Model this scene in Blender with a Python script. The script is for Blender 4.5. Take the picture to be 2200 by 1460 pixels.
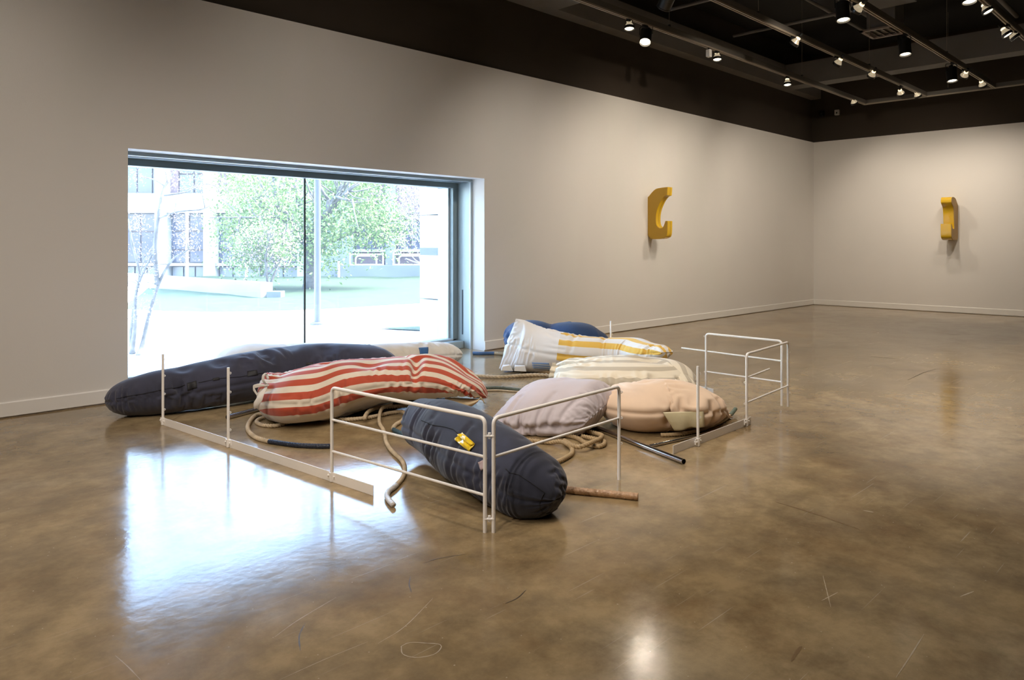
import bpy, math, random
import numpy as np
from mathutils import Vector, Matrix

random.seed(7)
SC = bpy.context.scene
COL = SC.collection
for _o in list(bpy.data.objects):
    bpy.data.objects.remove(_o)

# ------------------------------------------------------------------ camera
F = 1590.0          # focal length in pixels of the 2200 px wide frame
HC = 1.4            # eye height
CX, HY = 1100.0, 523.0
YAW = math.atan2(1583.0, F)
FW = np.array([math.cos(YAW), math.sin(YAW), 0.0])
RT = np.array([math.sin(YAW), -math.cos(YAW), 0.0])
UPV = np.array([0, 0, 1.0])
cam_d = bpy.data.cameras.new('camera')
cam_d.sensor_width = 36.0
cam_d.lens = 36.0 * F / 2200.0
cam_d.shift_y = -(730.0 - HY) / 2200.0
cam_d.clip_end = 300
cam = bpy.data.objects.new('camera', cam_d)
COL.objects.link(cam)
cam.location = (0, 0, HC)
cam.rotation_euler = (math.pi / 2, 0, YAW - math.pi / 2)
SC.camera = cam

# ------------------------------------------------------------------ view, world, sun
SC.view_settings.view_transform = 'Standard'
SC.view_settings.look = 'None'
SC.view_settings.gamma = 1.0
SC.view_settings.use_curve_mapping = False
SC.view_settings.exposure = 0.0
SKY_STRENGTH = 3.7
SUN_STRENGTH = 15.0
LAMP_POWER = 0.225
SC.cycles.max_bounces = 7
SC.cycles.caustics_reflective = False
SC.cycles.caustics_refractive = False
world = bpy.data.worlds.new('world')
SC.world = world
world.use_nodes = True
wn = world.node_tree
wn.nodes.clear()
w_out = wn.nodes.new('ShaderNodeOutputWorld')
w_bg = wn.nodes.new('ShaderNodeBackground')
w_sky = wn.nodes.new('ShaderNodeTexSky')
w_sky.sky_type = 'NISHITA'
w_sky.sun_disc = False
w_sky.sun_elevation = math.radians(52)
w_sky.sun_rotation = math.radians(130)
w_sky.air_density = 1.0
w_sky.dust_density = 2.0
w_bg.inputs['Strength'].default_value = SKY_STRENGTH
wn.links.new(w_sky.outputs[0], w_bg.inputs[0])
wn.links.new(w_bg.outputs[0], w_out.inputs[0])
sun_d = bpy.data.lights.new('sun', 'SUN')
sun_d.energy = SUN_STRENGTH
sun_d.angle = math.radians(0.6)
sun_d.color = (1.0, 0.96, 0.9)
sun = bpy.data.objects.new('sun', sun_d)
COL.objects.link(sun)
sun.location = (20, -20, 30)
_s = Vector((0.55, -0.28, 0.79)).normalized()
sun.rotation_euler = _s.to_track_quat('Z', 'Y').to_euler()

# ------------------------------------------------------------------ pixel -> place
def ray(px, py):
    return FW + RT * ((px - CX) / F) + UPV * (-(py - HY) / F)
def on_z(px, py, z=0.0):
    d = ray(px, py); t = (z - HC) / d[2]
    return np.array([0, 0, HC]) + d * t
def on_y(px, py, y):
    d = ray(px, py); return np.array([0, 0, HC]) + d * (y / d[1])
def on_x(px, py, x):
    d = ray(px, py); return np.array([0, 0, HC]) + d * (x / d[0])
def at(px, py, dep):
    return np.array([0, 0, HC]) + ray(px, py) * dep
def to_px(P):
    Q = P - np.array([0, 0, HC])
    d = Q @ FW
    return CX + F * (Q @ RT) / d, HY - F * Q[..., 2] / d, d
def local(r, f, z):      # metres right of / ahead of the camera's foot point
    return RT * r + FW * f + UPV * z

# ------------------------------------------------------------------ materials
def nt(m):
    return m.node_tree.nodes, m.node_tree.links
def mat(name, col, rough=0.6, metal=0.0, spec=0.5, noise=0.0, nscale=8.0, bump=0.0, bscale=60.0,
        sheen=0.0, coat=0.0, emit=None, estr=0.0):
    m = bpy.data.materials.new(name)
    m.use_nodes = True
    N, L = nt(m)
    b = N['Principled BSDF']
    b.inputs['Base Color'].default_value = (*col, 1)
    b.inputs['Roughness'].default_value = rough
    b.inputs['Metallic'].default_value = metal
    b.inputs['Specular IOR Level'].default_value = spec
    b.inputs['Sheen Weight'].default_value = sheen
    b.inputs['Coat Weight'].default_value = coat
    if emit:
        b.inputs['Emission Color'].default_value = (*emit, 1)
        b.inputs['Emission Strength'].default_value = estr
    tc = None
    if noise or bump:
        tc = N.new('ShaderNodeTexCoord')
    if noise:
        n = N.new('ShaderNodeTexNoise'); n.inputs['Scale'].default_value = nscale; n.inputs['Detail'].default_value = 5
        r = N.new('ShaderNodeMapRange')
        r.inputs['From Min'].default_value = 0.3; r.inputs['From Max'].default_value = 0.7
        r.inputs['To Min'].default_value = 1 - noise; r.inputs['To Max'].default_value = 1 + noise * 0.6
        mx = N.new('ShaderNodeMix'); mx.data_type = 'RGBA'; mx.blend_type = 'MULTIPLY'
        mx.inputs[0].default_value = 1.0
        mx.inputs[6].default_value = (*col, 1)
        L.new(tc.outputs['Object'], n.inputs['Vector'])
        L.new(n.outputs[0], r.inputs[0]); L.new(r.outputs[0], mx.inputs[7])
        L.new(mx.outputs[2], b.inputs['Base Color'])
    if bump:
        n2 = N.new('ShaderNodeTexNoise'); n2.inputs['Scale'].default_value = bscale; n2.inputs['Detail'].default_value = 3
        bp = N.new('ShaderNodeBump'); bp.inputs['Strength'].default_value = bump; bp.inputs['Distance'].default_value = 0.01
        L.new(tc.outputs['Object'], n2.inputs['Vector'])
        L.new(n2.outputs[0], bp.inputs['Height']); L.new(bp.outputs[0], b.inputs['Normal'])
    return m

def math_node(N, L, op, a, b=None):
    n = N.new('ShaderNodeMath'); n.operation = op
    for i, v in enumerate((a, b)):
        if v is None: continue
        if isinstance(v, (int, float)): n.inputs[i].default_value = v
        else: L.new(v, n.inputs[i])
    return n.outputs[0]

def stripe_mat(name, colA, colB, period, duty, phase=0.0, soil=0.12):
    """woven stripes that run along the pillow: a function of the fabric's own UV"""
    m = mat(name, colA, 0.85, sheen=0.25)
    N, L = nt(m); b = N['Principled BSDF']
    uv = N.new('ShaderNodeUVMap'); sp = N.new('ShaderNodeSeparateXYZ'); L.new(uv.outputs[0], sp.inputs[0])
    t = math_node(N, L, 'ADD', sp.outputs[1], phase)
    t = math_node(N, L, 'DIVIDE', t, period)
    t = math_node(N, L, 'FRACT', t)
    t = math_node(N, L, 'LESS_THAN', t, duty)
    mx = N.new('ShaderNodeMix'); mx.data_type = 'RGBA'
    mx.inputs[6].default_value = (*colB, 1); mx.inputs[7].default_value = (*colA, 1)
    L.new(t, mx.inputs[0])
    n = N.new('ShaderNodeTexNoise'); n.inputs['Scale'].default_value = 6; n.inputs['Detail'].default_value = 6
    tc = N.new('ShaderNodeTexCoord'); L.new(tc.outputs['Object'], n.inputs['Vector'])
    r = N.new('ShaderNodeMapRange'); r.inputs['From Min'].default_value = 0.35; r.inputs['From Max'].default_value = 0.7
    r.inputs['To Min'].default_value = 1.0 - soil; r.inputs['To Max'].default_value = 1.0
    L.new(n.outputs[0], r.inputs[0])
    m2 = N.new('ShaderNodeMix'); m2.data_type = 'RGBA'; m2.blend_type = 'MULTIPLY'; m2.inputs[0].default_value = 1
    L.new(mx.outputs[2], m2.inputs[6]); L.new(r.outputs[0], m2.inputs[7]); L.new(m2.outputs[2], b.inputs['Base Color'])
    w = N.new('ShaderNodeTexNoise'); w.inputs['Scale'].default_value = 500; L.new(tc.outputs['Object'], w.inputs['Vector'])
    bp = N.new('ShaderNodeBump'); bp.inputs['Strength'].default_value = 0.15; bp.inputs['Distance'].default_value = 0.002
    L.new(w.outputs[0], bp.inputs['Height']); L.new(bp.outputs[0], b.inputs['Normal'])
    return m

def floor_mat():
    m = bpy.data.materials.new('polished_concrete'); m.use_nodes = True
    N, L = nt(m); b = N['Principled BSDF']
    tc = N.new('ShaderNodeTexCoord')
    def noise(scale, detail=6, rough=0.6, vec=None, dist=0.0):
        n = N.new('ShaderNodeTexNoise'); n.inputs['Scale'].default_value = scale
        n.inputs['Detail'].default_value = detail; n.inputs['Roughness'].default_value = rough
        n.inputs['Distortion'].default_value = dist
        L.new(vec or tc.outputs['Object'], n.inputs['Vector']); return n.outputs[0]
    def ramp(f, stops):
        r = N.new('ShaderNodeValToRGB'); e = r.color_ramp.elements
        while len(e) < len(stops): e.new(0.5)
        for el, (p, c) in zip(e, stops): el.position = p; el.color = (*c, 1)
        L.new(f, r.inputs[0]); return r.outputs[0]
    def mixc(fac, a, c, blend='MIX'):
        x = N.new('ShaderNodeMix'); x.data_type = 'RGBA'; x.blend_type = blend
        for i, v in ((0, fac), (6, a), (7, c)):
            if isinstance(v, tuple): x.inputs[i].default_value = (*v, 1)
            elif isinstance(v, (int, float)): x.inputs[i].default_value = v
            else: L.new(v, x.inputs[i])
        return x.outputs[2]
    base = ramp(noise(0.55, 8, 0.62, dist=0.4), [(0.3, FLOOR_DARK), (0.5, FLOOR_MID), (0.72, FLOOR_LIGHT)])
    fine = ramp(noise(4.2, 10, 0.72), [(0.33, (0.55, 0.53, 0.5)), (0.62, (1.12, 1.1, 1.06))])
    c = mixc(0.9, base, fine, 'MULTIPLY')
    rust = ramp(noise(1.9, 6, 0.7, dist=1.2), [(0.48, (0, 0, 0)), (0.82, (1, 1, 1))])
    c = mixc(math_node(N, L, 'MULTIPLY', rust, 0.45), c, (0.155, 0.075, 0.03))
    grey = ramp(noise(1.1, 5, 0.6), [(0.45, (0, 0, 0)), (0.8, (1, 1, 1))])
    c = mixc(math_node(N, L, 'MULTIPLY', grey, 0.45), c, (0.12, 0.105, 0.085))
    # fine scratches at several angles and pale chips
    tot = None
    for k, (ang, sc) in enumerate(((20, 1.0), (75, 0.8), (130, 1.2), (163, .9))):
        mp = N.new('ShaderNodeMapping'); mp.inputs['Rotation'].default_value = (0, 0, math.radians(ang))
        mp.inputs['Location'].default_value = (3.1 * k, 1.7 * k, 0)
        mp.inputs['Scale'].default_value = (sc * 1.6, sc * 120, 1)
        L.new(tc.outputs['Object'], mp.inputs['Vector'])
        s = noise(1.0, 1.0, 0.4, mp.outputs[0], 0.15)
        s = ramp(s, [(0.765, (0, 0, 0)), (0.80, (1, 1, 1))])
        tot = s if tot is None else mixc(1.0, tot, s, 'ADD')
    c = mixc(math_node(N, L, 'MULTIPLY', tot, 0.4), c, (0.5, 0.45, 0.38))
    vo = N.new('ShaderNodeTexVoronoi'); vo.inputs['Scale'].default_value = 17.0
    L.new(tc.outputs['Object'], vo.inputs['Vector'])
    chip = ramp(math_node(N, L, 'ADD', vo.outputs['Distance'], math_node(N, L, 'MULTIPLY', noise(60, 2), 0.06)),
                [(0.062, (1, 1, 1)), (0.085, (0, 0, 0))])
    c = mixc(math_node(N, L, 'MULTIPLY', chip, 0.6), c, (0.55, 0.48, 0.38))
    L.new(c, b.inputs['Base Color'])
    r = N.new('ShaderNodeMapRange'); L.new(noise(1.6, 8, 0.7, dist=0.5), r.inputs[0])
    r.inputs['From Min'].default_value = 0.3; r.inputs['From Max'].default_value = 0.7
    r.inputs['To Min'].default_value = FLOOR_ROUGH[0]; r.inputs['To Max'].default_value = FLOOR_ROUGH[1]
    L.new(r.outputs[0], b.inputs['Roughness'])
    b.inputs['IOR'].default_value = FLOOR_IOR
    bp = N.new('ShaderNodeBump'); bp.inputs['Strength'].default_value = 0.35; bp.inputs['Distance'].default_value = 0.0009
    L.new(noise(28, 4, 0.6), bp.inputs['Height'])
    bp2 = N.new('ShaderNodeBump'); bp2.inputs['Strength'].default_value = 0.5; bp2.inputs['Distance'].default_value = 0.0012
    L.new(noise(7, 2, 0.5), bp2.inputs['Height']); L.new(bp.outputs[0], bp2.inputs['Normal'])
    L.new(bp2.outputs[0], b.inputs['Normal'])
    return m

def glass_mat():
    m = bpy.data.materials.new('window_glass'); m.use_nodes = True
    N, L = nt(m); N.clear()
    o = N.new('ShaderNodeOutputMaterial'); mx = N.new('ShaderNodeMixShader')
    t = N.new('ShaderNodeBsdfTransparent'); t.inputs[0].default_value = (0.93, 0.97, 0.97, 1)
    g = N.new('ShaderNodeBsdfGlossy'); g.inputs['Roughness'].default_value = 0.0
    fr = N.new('ShaderNodeFresnel'); fr.inputs[0].default_value = 1.4
    f2 = math_node(N, L, 'MULTIPLY', fr.outputs[0], 0.6)
    L.new(f2, mx.inputs[0]); L.new(t.outputs[0], mx.inputs[1]); L.new(g.outputs[0], mx.inputs[2])
    # pale haze mixed into the pane imitates veiling glare from outdoors
    veil = N.new('ShaderNodeBsdfTranslucent'); veil.inputs[0].default_value = (0.9, 0.95, 1.0, 1)
    m2 = N.new('ShaderNodeMixShader'); m2.inputs[0].default_value = 0.02
    L.new(mx.outputs[0], m2.inputs[1]); L.new(veil.outputs[0], m2.inputs[2])
    L.new(m2.outputs[0], o.inputs[0])
    return m

def brick_mat():
    m = mat('brickwork', (0.3, 0.12, 0.09), 0.85)
    N, L = nt(m); b = N['Principled BSDF']
    tc = N.new('ShaderNodeTexCoord'); mp = N.new('ShaderNodeMapping')
    mp.inputs['Rotation'].default_value = (math.radians(90), 0, 0)
    t = N.new('ShaderNodeTexBrick'); t.inputs['Scale'].default_value = 4.5
    t.inputs['Color1'].default_value = (0.14, 0.085, 0.09, 1); t.inputs['Color2'].default_value = (0.11, 0.075, 0.082, 1)
    t.inputs['Mortar'].default_value = (0.15, 0.14, 0.145, 1); t.inputs['Mortar Size'].default_value = 0.012
    L.new(tc.outputs['Object'], mp.inputs[0]); L.new(mp.outputs[0], t.inputs[0]); L.new(t.outputs[0], b.inputs['Base Color'])
    return m

FLOOR_DARK, FLOOR_MID, FLOOR_LIGHT = (0.18, 0.125, 0.063), (0.315, 0.232, 0.127), (0.44, 0.34, 0.205)
FLOOR_ROUGH = (0.09, 0.20)
FLOOR_IOR = 1.51
M = {}
M['floor'] = floor_mat()
M['wall'] = mat('white_wall_paint', (0.74, 0.715, 0.685), 0.75, noise=0.02, nscale=1.0, bump=0.05, bscale=140)
M['base'] = mat('baseboard_paint', (0.80, 0.78, 0.75), 0.45)
M['black'] = mat('black_upper_wall', (0.046, 0.033, 0.022), 0.8, noise=0.12, nscale=0.7)
M['ceil'] = mat('black_ceiling', (0.012, 0.011, 0.010), 0.85)
M['beam'] = mat('dark_grey_beam', (0.20, 0.19, 0.18), 0.7, noise=0.1, nscale=2)
M['duct'] = mat('brown_grey_duct', (0.065, 0.055, 0.045), 0.6)
M['glass'] = glass_mat()
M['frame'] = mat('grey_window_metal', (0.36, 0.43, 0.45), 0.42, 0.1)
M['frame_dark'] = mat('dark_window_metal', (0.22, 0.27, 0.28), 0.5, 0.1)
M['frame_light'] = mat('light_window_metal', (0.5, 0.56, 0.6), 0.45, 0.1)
M['slot'] = mat('dark_slot', (0.05, 0.06, 0.07), 0.6)
M['gasket'] = mat('black_gasket', (0.008, 0.009, 0.008), 0.6)
M['rail'] = mat('white_powder_coat', (0.86, 0.83, 0.80), 0.35, coat=0.15)
M['chrome'] = mat('chrome_tube', (0.5, 0.47, 0.44), 0.14, 1.0)
M['tube_in'] = mat('tube_inside', (0.02, 0.02, 0.02), 0.6, 0.5)
M['hook'] = mat('yellow_gloss_paint', (0.66, 0.415, 0.012), 0.25, coat=0.3, noise=0.03)
M['hook_face'] = mat('ochre_face_paint', (0.42, 0.245, 0.018), 0.5)
M['hook_face2'] = mat('tan_plywood_face', (0.46, 0.29, 0.105), 0.6)
M['track'] = mat('track_bronze', (0.34, 0.29, 0.22), 0.5, 0.2)
M['track_side'] = mat('track_side_grey', (0.11, 0.10, 0.088), 0.55)
M['lampblack'] = mat('lamp_black', (0.008, 0.008, 0.008), 0.35)
M['bulbmetal'] = mat('bulb_reflector', (0.75, 0.68, 0.55), 0.3, 0.6, noise=0.4, nscale=40, emit=(1.0, .80, .52), estr=.35)
M['lens'] = mat('lit_lens', (1, 1, 1), 0.3, emit=(1.0, 0.86, 0.62), estr=9.0)
M['bulbglow'] = mat('lit_bulb_back', (0.9, 0.8, 0.6), 0.3, 0.0, emit=(1.0, 0.80, 0.5), estr=2.0)
M['whitebox'] = mat('white_plastic', (0.75, 0.74, 0.72), 0.5)
M['vent'] = mat('vent_grey', (0.3, 0.25, 0.22), 0.5)
M['rope'] = mat('cotton_rope', (0.50, 0.40, 0.27), 0.85, noise=0.25, nscale=14)
M['rope_tan'] = mat('tan_rope', (0.40, 0.29, 0.16), 0.85, noise=0.25, nscale=14)
M['rope_black'] = mat('black_rope', (0.02, 0.02, 0.022), 0.6)
M['rope_green'] = mat('grey_green_rope', (0.10, 0.12, 0.095), 0.8, noise=0.25, nscale=20)
M['tape_navy'] = mat('navy_whipping', (0.012, 0.018, 0.035), 0.35, bump=0.5, bscale=120)
M['tape_teal'] = mat('teal_whipping', (0.05, 0.10, 0.13), 0.45, bump=0.6, bscale=160)
M['tape_white'] = mat('clear_white_tape', (0.58, 0.56, 0.54), 0.22, bump=0.5, bscale=90, noise=0.1, nscale=40)
M['tape_brown'] = mat('clear_tape_over_rope', (0.44, 0.27, 0.15), 0.2, bump=0.6, bscale=70, noise=0.25, nscale=30)
M['tape_blue'] = mat('blue_whipping', (0.04, 0.10, 0.22), 0.5, bump=0.5, bscale=120)
M['tape_green'] = mat('green_tape', (0.11, 0.15, 0.115), 0.3, bump=0.5, bscale=90)
def fabric(name, col, sheen=0.25, noise=0.10, ns=5.0):
    return mat(name, col, 0.85, sheen=sheen, noise=noise, nscale=ns, bump=0.12, bscale=400)
M['navy'] = fabric('faded_navy_cotton', (0.036, 0.038, 0.068), 0.25, 0.35, 4.0)
M['navy2'] = fabric('washed_indigo_cotton', (0.023, 0.027, 0.055), 0.2, 0.5, 3.0)
M['navypatch'] = mat('black_iron_on_patch', (0.012, 0.012, 0.015), 0.6)
M['cream'] = fabric('cream_cotton', (0.74, 0.68, 0.59))
M['lav'] = fabric('lavender_grey_cotton', (0.58, 0.525, 0.565), 0.2, 0.06)
M['peach'] = fabric('peach_cotton', (0.78, 0.59, 0.435), 0.2, 0.08)
M['whitecloth'] = fabric('white_cotton', (0.82, 0.81, 0.81), 0.2, 0.03)
M['underside'] = fabric('offwhite_backing', (0.68, 0.64, 0.59))
M['blue'] = fabric('royal_blue_cotton', (0.008, 0.042, 0.135), 0.2, 0.15)
M['red_stripe'] = stripe_mat('red_white_stripe', (0.46, 0.066, 0.026), (0.72, 0.63, 0.51), 0.128, 0.52, 0.02)
M['grey_stripe'] = stripe_mat('grey_cream_stripe', (0.54, 0.475, 0.365), (0.83, 0.75, 0.60), 0.150, 0.42, 0.06, 0.05)
M['yellow_stripe'] = stripe_mat('yellow_white_stripe', (0.80, 0.50, 0.09), (0.80, 0.775, 0.75), 0.165, 0.46, 0.0, 0.05)
M['yellowtape'] = mat('yellow_plastic_tape', (0.80, 0.56, 0.02), 0.25, coat=0.5, bump=0.7, bscale=35)
M['bluetape'] = mat('blue_tape', (0.03, 0.12, 0.30), 0.5)
M['vinyl'] = mat('olive_cream_vinyl', (0.60, 0.53, 0.34), 0.35, bump=0.35, bscale=18)
M['creamvinyl'] = mat('cream_vinyl', (0.66, 0.53, 0.33), 0.45)
M['whitevinyl'] = mat('white_vinyl', (0.75, 0.74, 0.73), 0.35)
M['pinktab'] = fabric('pink_grey_tab', (0.36, 0.27, 0.27))
M['blueprint'] = stripe_mat('blue_printed_patch', (0.22, 0.36, 0.66), (0.62, 0.68, 0.76), 0.09, 0.55, 0, 0.2)
M['trim'] = stripe_mat('yellow_dark_trim', (0.55, 0.38, 0.08), (0.02, 0.03, 0.03), 0.04, 0.5)
M['thread'] = mat('dark_thread', (0.01, 0.01, 0.012), 0.8)
# outside
M['paving'] = mat('pale_paving', (0.74, 0.72, 0.68), 0.85, noise=0.08, nscale=1.5)
M['grass'] = mat('lawn', (0.026, 0.052, 0.020), 0.9, noise=0.35, nscale=3)
M['concrete'] = mat('pale_concrete', (0.26, 0.265, 0.26), 0.85, noise=0.1, nscale=0.8)
M['concrete2'] = mat('weathered_concrete', (0.14, 0.155, 0.15), 0.85, noise=0.2, nscale=0.7)
M['pierstone'] = mat('white_limestone', (0.55, 0.54, 0.5), 0.8, noise=0.06, nscale=2)
M['brick'] = brick_mat()
M['pane'] = mat('reflective_pane', (0.06, 0.064, 0.09), 0.08, spec=0.4)
M['curtain'] = mat('curtained_pane', (0.17, 0.185, 0.2), 0.3)
M['woodframe'] = mat('brown_window_frame', (0.085, 0.06, 0.055), 0.6)
M['whitemetal'] = mat('white_railing_paint', (0.8, 0.8, 0.8), 0.5)
M['post'] = mat('painted_steel_post', (0.07, 0.08, 0.125), 0.5)
M['bark'] = mat('grey_bark', (0.12, 0.115, 0.11), 0.9, noise=0.4, nscale=9)
M['palebark'] = mat('pale_bark', (0.17, 0.165, 0.16), 0.9, noise=0.45, nscale=12)
M['leaf'] = mat('spring_leaf', (0.155, 0.235, 0.070), 0.7)
M['blossom'] = mat('white_pink_blossom', (0.42, 0.34, 0.35), 0.8)
M['twig'] = mat('pale_twig', (0.16, 0.14, 0.14), 0.8)

# ------------------------------------------------------------------ object helpers
def prop(o, label=None, cat=None, group=None, kind=None):
    if label: o['label'] = label
    if cat: o['category'] = cat
    if group: o['group'] = group
    if kind: o['kind'] = kind
    return o
def empty(name, loc=(0, 0, 0), rz=0.0, parent=None):
    o = bpy.data.objects.new(name, None); COL.objects.link(o)
    o.location = tuple(float(v) for v in loc); o.rotation_euler = (0, 0, rz); o.empty_display_size = 0.1
    if parent is not None: o.parent = parent
    return o
def mesh_obj(name, V, Fc, m, parent=None, smooth=False, uv=None):
    me = bpy.data.meshes.new(name)
    V = np.asarray(V, dtype=float)
    if parent is not None:
        inv = np.array(world_mat(parent).inverted())
        V = V @ inv[:3, :3].T + inv[:3, 3]
    me.from_pydata(V.tolist(), [], [tuple(int(i) for i in f) for f in Fc])
    me.update()
    if uv is not None:
        lay = me.uv_layers.new(name='UVMap')
        li = np.empty(len(me.loops), dtype=np.int32); me.loops.foreach_get('vertex_index', li)
        lay.data.foreach_set('uv', np.asarray(uv, dtype=np.float32)[li].ravel())
    if smooth:
        me.polygons.foreach_set('use_smooth', [True] * len(me.polygons))
    o = bpy.data.objects.new(name, me); COL.objects.link(o)
    if m is not None: me.materials.append(M[m] if isinstance(m, str) else m)
    if parent is not None: o.parent = parent
    return o
def world_mat(o):
    mm = Matrix.LocRotScale(o.location, o.rotation_euler, o.scale)
    return world_mat(o.parent) @ mm if o.parent else mm

class MB:
    """gathers boxes, tubes and prisms of ONE part (world coordinates)"""
    def __init__(self): self.V = []; self.F = []
    def add(self, V, Fc):
        n = len(self.V); self.V += [tuple(map(float, v)) for v in V]
        self.F += [tuple(n + i for i in f) for f in Fc]; return self
    def box(self, x0, x1, y0, y1, z0, z1):
        V = [(x, y, z) for z in (z0, z1) for y in (y0, y1) for x in (x0, x1)]
        return self.add(V, [(0, 2, 3, 1), (4, 5, 7, 6), (0, 1, 5, 4), (2, 6, 7, 3), (0, 4, 6, 2), (1, 3, 7, 5)])
    def obox(self, c, ax, ay, az, hx, hy, hz):      # oriented box
        c, ax, ay, az = (np.asarray(v, float) for v in (c, ax, ay, az))
        V = [c + ax * hx * i + ay * hy * j + az * hz * k for k in (-1, 1) for j in (-1, 1) for i in (-1, 1)]
        return self.add(V, [(0, 2, 3, 1), (4, 5, 7, 6), (0, 1, 5, 4), (2, 6, 7, 3), (0, 4, 6, 2), (1, 3, 7, 5)])
    def beam(self, a, b, wd, ht):                   # bar on edge from a to b (bottom line)
        a, b = np.asarray(a, float), np.asarray(b, float); t = b - a; l = np.linalg.norm(t); t /= l
        s = np.cross(t, UPV); s /= np.linalg.norm(s)
        return self.obox((a + b) / 2 + UPV * ht / 2, t, s, UPV, l / 2, wd / 2, ht / 2)
    def tube(self, path, r, n=10, cap=True):
        V, Fc = sweep(path, r, n, cap); return self.add(V, Fc)
    def lathe(self, p, axis, prof, n=20, cap0=True, cap1=True):
        """profile [(along, radius)...] turned about axis from p"""
        p = np.asarray(p, float); a = np.asarray(axis, float); a = a / np.linalg.norm(a)
        q = np.array([0, 0, 1.0]) if abs(a[2]) < 0.9 else np.array([1.0, 0, 0])
        e1 = np.cross(a, q); e1 /= np.linalg.norm(e1); e2 = np.cross(a, e1)
        V = []; Fc = []
        for (s, r) in prof:
            for k in range(n):
                th = 2 * math.pi * k / n
                V.append(p + a * s + e1 * r * math.cos(th) + e2 * r * math.sin(th))
        for i in range(len(prof) - 1):
            for k in range(n):
                Fc.append((i * n + k, i * n + (k + 1) % n, (i + 1) * n + (k + 1) % n, (i + 1) * n + k))
        if cap0: Fc.append(tuple(range(n - 1, -1, -1)))
        if cap1: Fc.append(tuple((len(prof) - 1) * n + k for k in range(n)))
        return self.add(V, Fc)
    def build(self, name, m, parent=None, smooth=False, bevel=0.0, auto=False):
        o = mesh_obj(name, self.V, self.F, m, parent, smooth)
        if bevel:
            md = o.modifiers.new('bevel', 'BEVEL'); md.width = bevel; md.segments = 2; md.limit_method = 'ANGLE'
        if auto:
            o.data.polygons.foreach_set('use_smooth', [True] * len(o.data.polygons))
            if hasattr(o.data, 'set_sharp_from_angle'): o.data.set_sharp_from_angle(angle=math.radians(40))
        return o

def frames(P):
    T = np.gradient(P, axis=0); T /= np.linalg.norm(T, axis=1)[:, None] + 1e-12
    q = np.array([0, 0, 1.0]) if abs(T[0][2]) < 0.9 else np.array([1.0, 0, 0])
    e = np.cross(T[0], q); e /= np.linalg.norm(e)
    E1 = []; E2 = []
    for t in T:
        e = e - t * (e @ t); e /= np.linalg.norm(e) + 1e-12
        E1.append(e); E2.append(np.cross(t, e))
    return T, np.array(E1), np.array(E2)
def sweep(path, r, n=10, cap=True, radial=None):
    P = np.asarray(path, float); T, E1, E2 = frames(P)
    m = len(P); th = np.arange(n) * 2 * math.pi / n
    rr = np.full((m, n), 1.0) * (np.asarray(r, float).reshape(-1, 1) if np.ndim(r) else r)
    if radial is not None: rr = rr * radial(np.arange(m), th)
    V = P[:, None, :] + rr[..., None] * (E1[:, None, :] * np.cos(th)[None, :, None] + E2[:, None, :] * np.sin(th)[None, :, None])
    V = V.reshape(-1, 3)
    Fc = [(i * n + k, i * n + (k + 1) % n, (i + 1) * n + (k + 1) % n, (i + 1) * n + k) for i in range(m - 1) for k in range(n)]
    if cap: Fc += [tuple(range(n - 1, -1, -1)), tuple((m - 1) * n + k for k in range(n))]
    return V, Fc
def catmull(pts, step):
    """smooth path through the points, evenly resampled"""
    P = np.asarray(pts, float)
    if len(P) == 2: P = np.array([P[0], (P[0] + P[1]) / 2, P[1]])
    A = np.vstack([2 * P[0] - P[1], P, 2 * P[-1] - P[-2]]); out = []
    for i in range(1, len(A) - 2):
        t = np.linspace(0, 1, 24, endpoint=False)[:, None]
        a, b, c, d = A[i - 1], A[i], A[i + 1], A[i + 2]
        out.append(0.5 * ((2 * b) + (c - a) * t + (2 * a - 5 * b + 4 * c - d) * t ** 2 + (3 * b - a - 3 * c + d) * t ** 3))
    Q = np.vstack(out + [P[-1:]])
    s = np.concatenate([[0], np.cumsum(np.linalg.norm(np.diff(Q, axis=0), axis=1))])
    n = max(4, int(s[-1] / step) + 1); u = np.linspace(0, s[-1], n)
    return np.stack([np.interp(u, s, Q[:, k]) for k in range(3)], 1)
def bent(points, rad, n=6):
    """polyline with rounded corners"""
    P = [np.asarray(p, float) for p in points]; out = [P[0]]
    for a, b, c in zip(P, P[1:], P[2:]):
        u = (a - b) / np.linalg.norm(a - b); v = (c - b) / np.linalg.norm(c - b)
        p0, p1 = b + u * rad, b + v * rad
        for k in range(n + 1):
            t = k / n; out.append((1 - t) ** 2 * p0 + 2 * t * (1 - t) * b + t * t * p1)
    out.append(P[-1]); return np.array(out)

# ================================================================== THE ROOM
WY = on_z(1748, 654)[1]      # left wall plane
WX = on_z(1748, 654)[0]      # far right wall plane
X0, Y0 = -9.0, -9.0          # walls behind the camera
WHITE_TOP = 3.72
CEIL = 5.7
WXa, WXb, WZ = 2.26, 6.60, 2.25          # window opening
GY = WY + 0.60                            # glass plane
OUT = WY + 0.72                           # outer face of the wall

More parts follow.
